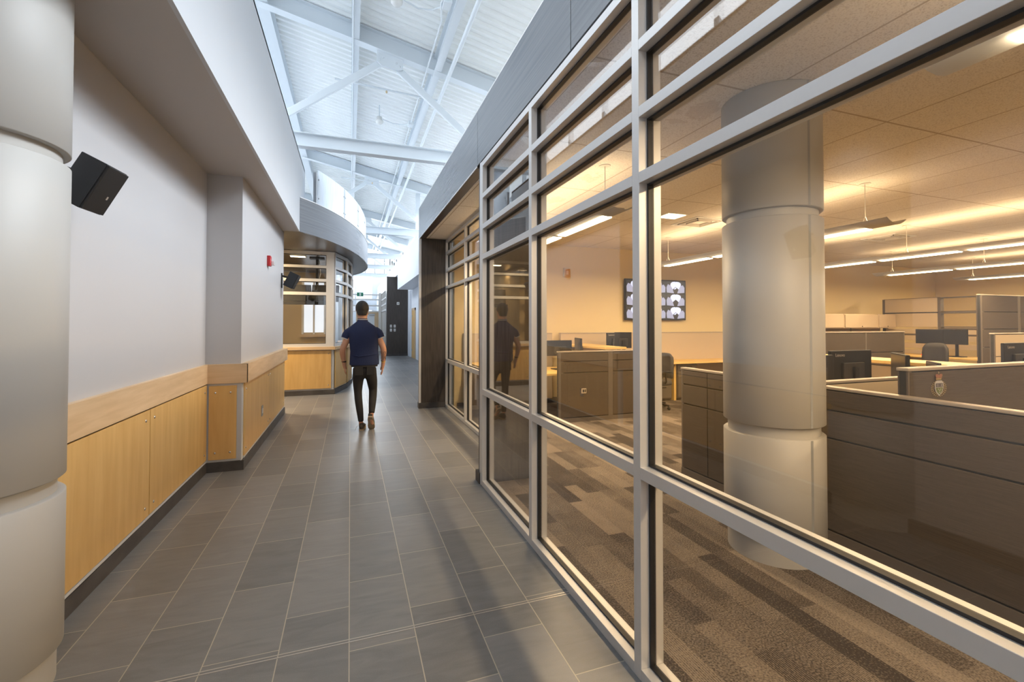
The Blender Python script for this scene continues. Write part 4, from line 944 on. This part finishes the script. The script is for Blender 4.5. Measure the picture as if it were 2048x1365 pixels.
# task chairs
def chair(loc, rz, label, top=0.95):
    x, y = loc
    t = thing('task_chair', label, 'chair', (x,y,0), 0, 'office task chairs')
    R = Matrix.Translation((x,y,0)) @ Matrix.Rotation(rz,4,'Z')
    MB().obox(R@Matrix.Translation((0,0,0.46)),0.48,0.46,0.08).build('seat','chair_cloth',t,bevel=0.03)
    m = MB(); n = 9; vs = []
    for j in range(7):
        v = j/6; zz = 0.54+v*(top-0.54); hw = 0.23*(1-0.25*max(0,(v-0.7)/0.3)**2)
        for i in range(n):
            u = -1+2*i/(n-1); vs.append(R@Vector((u*hw, 0.24+0.03*v-0.04*u*u, zz-(0.03*u*u*u*u if j==6 else 0))))
    for j in range(7):
        v = j/6; zz = 0.54+v*(top-0.54); hw = 0.23*(1-0.25*max(0,(v-0.7)/0.3)**2)
        for i in range(n):
            u = -1+2*i/(n-1); vs.append(R@Vector((u*hw, 0.29+0.03*v-0.04*u*u, zz-(0.03*u*u*u*u if j==6 else 0))))
    q = 7*n; fs = [[j*n+i,j*n+i+1,(j+1)*n+i+1,(j+1)*n+i] for j in range(6) for i in range(n-1)]+[[q+j*n+i+1,q+j*n+i,q+(j+1)*n+i,q+(j+1)*n+i+1] for j in range(6) for i in range(n-1)]
    fs += [[i+1,i,q+i,q+i+1] for i in range(n-1)]+[[6*n+i,6*n+i+1,q+6*n+i+1,q+6*n+i] for i in range(n-1)]
    fs += [[j*n,(j+1)*n,q+(j+1)*n,q+j*n] for j in range(6)]+[[(j+1)*n+n-1,j*n+n-1,q+j*n+n-1,q+(j+1)*n+n-1] for j in range(6)]
    m.add(vs,fs,True).build('backrest','chair_cloth',t)
    MB().bar(R@Vector((0,0.1,0.44)),R@Vector((0,0.29,0.60)),0.05,0.02).build('back_bracket','black_plastic',t)
    MB().tube([tuple(R@Vector((0,0,0.10))),tuple(R@Vector((0,0,0.43)))],0.025,10).build('gas_stem','black_plastic',t)
    for k in range(5):
        a = 2*PI*k/5+0.3; e = R@Vector((0.29*math.cos(a),0.29*math.sin(a),0.075)); c = R@Vector((0,0,0.11))
        MB().bar(c,e,0.035,0.025).build('base_arm','black_plastic',t); MB().ball((e.x,e.y,0.03),(0.03,0.03,0.03),10,8).build('caster','black_plastic',t)
    for sx in (-1,1):
        MB().tube([tuple(R@Vector((sx*0.22,0.05,0.45))),tuple(R@Vector((sx*0.28,0.02,0.50))),tuple(R@Vector((sx*0.28,0.0,0.66)))],0.014,8).build('arm_post','black_plastic',t)
        MB().obox(R@Matrix.Translation((sx*0.28,-0.02,0.67)),0.07,0.24,0.025).build('armrest','black_plastic',t,bevel=0.008)
chair((5.12,6.85),math.radians(-80),'dark task chair half hidden by the mullion at the back desk',0.98)
chair((10.7,5.75),math.radians(-100),'dark task chair at the far corner desk',1.13)
chair((8.1,4.35),math.radians(190),'dark task chair showing only its curved back above the crest partition',0.96)

# ================================================================== PERSON
PX, PY = 0.19, 6.85
pr = thing('person', 'walking person in a navy polo shirt and black jeans seen from behind', 'person', (PX,PY,0))
def skinmesh(name, nodes, edges, mat, parent, sub=2):
    off = Vector(parent.location)
    me = bpy.data.meshes.new(name); me.from_pydata([tuple(Vector((nx_,PY+ny_,nz_))-off) for (nx_,ny_,nz_,_) in nodes], edges, []); me.update()
    me.materials.append(MATS[mat]); o = bpy.data.objects.new(name, me); COL.objects.link(o); o.parent = parent
    md = o.modifiers.new('skin','SKIN'); md.use_smooth_shade = True
    for i, nd in enumerate(nodes):
        r = nd[3]; me.skin_vertices[0].data[i].radius = (r if isinstance(r,tuple) else (r,r))
        me.skin_vertices[0].data[i].use_root = (i == 0)
    s = o.modifiers.new('sub','SUBSURF'); s.levels = sub; s.render_levels = sub
    return o
nodes = []; edges = []
def nd(x,y,z,r,par=None):
    nodes.append((x,y,z,r)); i = len(nodes)-1
    if par is not None: edges.append((par,i))
    return i
pel = nd(0.195,0,0.99,(0.13,0.09)); sp = nd(0.19,0.0,1.16,(0.13,0.09),pel); ch = nd(0.18,0.0,1.33,(0.15,0.10),sp); c7 = nd(0.168,0.0,1.47,(0.09,0.075),ch)
nk = nd(0.165,0.01,1.56,(0.060,0.060),c7); hl = nd(0.163,0.035,1.65,(0.066,0.085),nk); hh = nd(0.161,0.03,1.735,(0.076,0.094),hl); ht = nd(0.161,0.02,1.795,(0.052,0.065),hh)
for (sx, sh, el, wr, pm, fing) in (
    (-1, (0.015,0,1.41), (-0.100,-0.02,1.155), (-0.082,0.04,0.965), (-0.072,0.06,0.905), 1),
    (1, (0.34,0,1.41), (0.455,-0.03,1.160), (0.455,0.0,0.955), (0.447,0.01,0.885), 2)):
    a = nd(*sh,0.062,ch); m1 = nd((sh[0]*0.55+el[0]*0.45),(sh[1]+el[1])/2,(sh[2]*0.55+el[2]*0.45),0.052,a); e = nd(*el,0.044,m1)
    m2 = nd(el[0]*0.65+wr[0]*0.35+sx*0.004, el[1]*0.65+wr[1]*0.35, el[2]*0.65+wr[2]*0.35, 0.046, e); w_ = nd(*wr,(0.028,0.028),m2); p = nd(*pm,(0.022,0.034),w_)
    for k in range(4):
        yy = (-0.030+k*0.020); ln = (0.070,0.080,0.075,0.060)[k]
        f1 = nd(pm[0]-sx*0.004, pm[1]+yy, pm[2]-0.045, 0.0105, p); f2 = nd(pm[0]-sx*0.010, pm[1]+yy, pm[2]-0.045-ln*0.5, 0.009, f1); nd(pm[0]-sx*0.026, pm[1]+yy+0.003, pm[2]-0.045-ln*0.9, 0.0078, f2)
    t1 = nd(pm[0]-sx*0.012, pm[1]+0.042, pm[2]+0.005, 0.012, p); t2 = nd(pm[0]-sx*0.022, pm[1]+0.056, pm[2]-0.028, 0.0095, t1); nd(pm[0]-sx*0.024, pm[1]+0.060, pm[2]-0.052, 0.0085, t2)
LL = [(0.110,0,0.88,0.060),(0.108,0.018,0.70,0.052),(0.110,0.03,0.54,0.038),(0.126,0.003,0.35,0.034),(0.150,-0.018,0.12,0.030),(0.155,0.0,0.06,(0.03,0.035)),(0.165,0.12,0.035,(0.03,0.02))]
RL = [(0.283,0.01,0.88,0.060),(0.303,0.055,0.70,0.052),(0.319,0.095,0.555,0.036),(0.312,0.03,0.44,0.034),(0.293,-0.118,0.25,0.030),(0.285,-0.135,0.18,(0.03,0.03)),(0.305,-0.07,0.08,(0.03,0.02))]
for P in (LL, RL):
    pv = pel
    for q in P: pv = nd(q[0],q[1],q[2],q[3],pv)
skinmesh('body', nodes, edges, 'skin', pr)
# face and ears
m = MB(); hx, hy = 0.161, PY+0.035
for s in (-1,1): m.ball((hx+s*0.080,hy-0.012,1.715),(0.011,0.020,0.032),10,8)
m.ball((hx,hy+0.098,1.70),(0.013,0.018,0.022),10,8); m.build('ears_and_nose','skin',pr)
m = MB()
for s in (-1,1): m.ball((hx+s*0.032,hy+0.080,1.735),(0.014,0.010,0.008),10,8)
m.build('eyes','eye_white',pr)
MB().ball((hx,hy+0.086,1.655),(0.026,0.008,0.007),10,8).build('mouth','crest_red',pr)
# hair: cap over the skull
m = MB(); nu, nv = 32, 16; vs = []
for j in range(nv+1):
    t_ = PI*0.62*j/nv
    for i in range(nu):
        a = 2*PI*i/nu; front = max(0, math.sin(a)); tt = t_*(1-0.38*front)
        k = 1+0.012*math.sin(a*9+j)
        vs.append((hx+0.092*k*math.sin(tt)*math.cos(a), hy-0.006+0.112*k*math.sin(tt)*math.sin(a), 1.736+0.107*k*math.cos(tt)))
m.add(vs, [[j*nu+i,(j+1)*nu+i,(j+1)*nu+(i+1)%nu,j*nu+(i+1)%nu] for j in range(nv) for i in range(nu)], True)
m.loft([(hx,hy-0.035,1.63,0.058,0.062),(hx,hy-0.022,1.665,0.073,0.086),(hx,hy-0.012,1.70,0.081,0.094)],True)
m.build('hair','hair',pr)
# shirt
yo = PY
m = MB().loft([(0.195,yo,0.925,0.196,0.122),(0.195,yo,0.94,0.202,0.128),(0.195,yo,1.04,0.197,0.124),(0.192,yo-0.004,1.12,0.190,0.118),(0.188,yo-0.01,1.22,0.197,0.120),(0.182,yo-0.012,1.32,0.208,0.126),(0.178,yo-0.010,1.40,0.212,0.120),(0.174,yo-0.004,1.445,0.196,0.106),(0.170,yo,1.485,0.155,0.092),(0.167,yo+0.004,1.52,0.108,0.078),(0.166,yo+0.006,1.545,0.076,0.070)])
m.tube([(0.07,yo,1.405),(0.010,yo,1.398),(-0.028,yo-0.004,1.370),(-0.052,yo-0.007,1.335),(-0.066,yo-0.010,1.30)],[0.060,0.070,0.070,0.063,0.058],20)
m.tube([(0.285,yo,1.405),(0.345,yo,1.398),(0.380,yo-0.005,1.370),(0.402,yo-0.010,1.338),(0.414,yo-0.014,1.305)],[0.060,0.070,0.070,0.063,0.058],20)
# folds above the waist
m.tube([(0.02,yo-0.108,1.075),(0.12,yo-0.128,1.05),(0.22,yo-0.130,1.062),(0.36,yo-0.108,1.082)],[0.004,0.009,0.009,0.004],8)
shirt = m.build('polo_shirt','navy_knit',pr)
MB().loft([(0.166,yo+0.006,1.530,0.080,0.074),(0.165,yo+0.010,1.585,0.067,0.067)]).build('collar','navy_knit',pr)
MB().loft([(0.165,yo+0.009,1.566,0.0730,0.0715),(0.165,yo+0.009,1.574,0.0712,0.0700)],False).build('collar_stripe','white_knit',pr)
for (a, b_) in (((-0.0645,yo-0.0097,1.303),(-0.0680,yo-0.0105,1.294)), ((0.413,yo-0.0138,1.308),(0.4165,yo-0.0145,1.299))):
    MB().tube([a,b_],0.0595,20).build('sleeve_stripe','white_knit',pr)
# jeans
jn = []; je = []
def jd(x,y,z,r,par=None):
    jn.append((x,y,z,r)); i = len(jn)-1
    if par is not None: je.append((par,i))
    return i
w0 = jd(0.195,0,0.94,(0.165,0.115)); w1 = jd(0.195,-0.008,0.86,(0.155,0.115),w0)
for P in ([(0.112,-0.005,0.80,0.092),(0.108,0.018,0.68,0.080),(0.110,0.03,0.54,0.060),(0.118,0.012,0.42,0.058),(0.135,-0.005,0.28,0.052),(0.150,-0.018,0.145,0.042),(0.151,-0.018,0.115,0.042)],
          [(0.282,0.01,0.80,0.092),(0.303,0.055,0.68,0.080),(0.320,0.10,0.545,0.061),(0.315,0.05,0.46,0.060),(0.303,-0.05,0.36,0.053),(0.293,-0.115,0.265,0.043),(0.292,-0.125,0.245,0.043)]):
    pv = w1
    for q in P: pv = jd(*q, pv)
skinmesh('jeans', jn, je, 'black_denim', pr)
MB().loft([(0.195,yo-0.002,0.90,0.182,0.118),(0.195,yo-0.002,0.955,0.180,0.112)]).build('waistband','black_denim',pr)
for s in (0.115,0.275): MB().obox(Matrix.Translation((s,yo-0.119,0.845)),0.11,0.01,0.12).build('back_pocket','black_denim',pr,bevel=0.004)
# shoes
def shoe(M, label=None):
    n = 14; L = 0.285
    def ring(v, wd, z0, z1, lift=0): return [(wd*math.cos(2*PI*k/12)*0.5, v*L, (z0+z1)/2+lift+(z1-z0)/2*math.sin(2*PI*k/12)) for k in range(12)]
    secs = [(0.0,0.050,0.022,0.075),(0.05,0.066,0.018,0.10),(0.2,0.072,0.018,0.105),(0.4,0.080,0.018,0.095),(0.6,0.092,0.018,0.078),(0.8,0.092,0.018,0.06),(0.95,0.066,0.018,0.046),(1.0,0.03,0.02,0.036)]
    vs = [M@Vector(p) for s_ in secs for p in ring(*s_)]; q = len(secs)
    fs = [[j*12+i,j*12+(i+1)%12,(j+1)*12+(i+1)%12,(j+1)*12+i] for j in range(q-1) for i in range(12)]+[list(range(12))[::-1],[(q-1)*12+i for i in range(12)]]
    up = MB().add(vs,fs,True).build('shoe','shoe_grey',pr)
    out = [(-0.026,0),(-0.036,0.05),(-0.037,0.10),(-0.040,0.16),(-0.047,0.20),(-0.044,0.25),(-0.026,0.283),(0,0.292),(0.030,0.280),(0.045,0.25),(0.047,0.20),(0.040,0.15),(0.036,0.10),(0.036,0.05),(0.026,0)]
    vs = [M@Vector((x,y,0)) for x,y in out]+[M@Vector((x*1.05,y,0.022)) for x,y in out]; q = len(out)
    MB().add(vs,[list(range(q)),[q+i for i in range(q)][::-1]]+[[i,q+i,q+(i+1)%q,(i+1)%q] for i in range(q)]).build('sole','shoe_sole',up).location = (0,0,0)
    MB().tube([tuple(M@Vector((-0.03,0.11,0.085))),tuple(M@Vector((0,0.115,0.102))),tuple(M@Vector((0.03,0.11,0.085)))],0.004,6).build('laces','shoe_white',up)
def child_fix(o): pass
shoe(Matrix.Translation((0.156,yo-0.075,0.001)) @ Matrix.Rotation(math.radians(-6),4,'Z'))
shoe(Matrix.Translation((0.268,yo-0.185,0.205)) @ Matrix.Rotation(math.radians(-9),4,'Z') @ Matrix.Rotation(math.radians(-48),4,'X'))
MB().tube([(0.12,yo-0.02,0.07),(0.09,yo-0.03,0.05),(0.075,yo-0.04,0.006)],0.003,6).build('shoelace','shoe_white',pr)
# wrist bands, tattoo
MB().tube([(-0.081,yo+0.036,0.985),(-0.082,yo+0.039,0.968)],0.0315,16).build('bracelet','black_denim',pr)
MB().tube([(0.455,yo-0.002,0.985),(0.455,yo+0.0,0.970)],0.0305,16).build('bracelet','black_denim',pr); MB().tube([(0.455,yo-0.002,0.967),(0.455,yo+0.0,0.960)],0.030,16).build('bracelet_stripe','yellow_band',pr)
m = MB()
for k in range(7):
    z = 0.995+k*0.018; f = (z-0.955)/0.205; cx = 0.455; cy = yo-0.03*f-0.004; rr = 0.0305+0.011*min(1,f*1.6)
    for (a0, ww) in ((-0.9+0.3*math.sin(k*2.1),1.3),(0.6+0.4*math.cos(k*1.7),0.8)):
        pts = [(cx+rr*math.sin(a0+ww*u/8)*1.0, cy-rr*math.cos(a0+ww*u/8), z+0.010*math.sin(u*1.1+k)) for u in range(9)]
        m.tube(pts,0.0018,5)
m.build('tattoo','tattoo',pr)
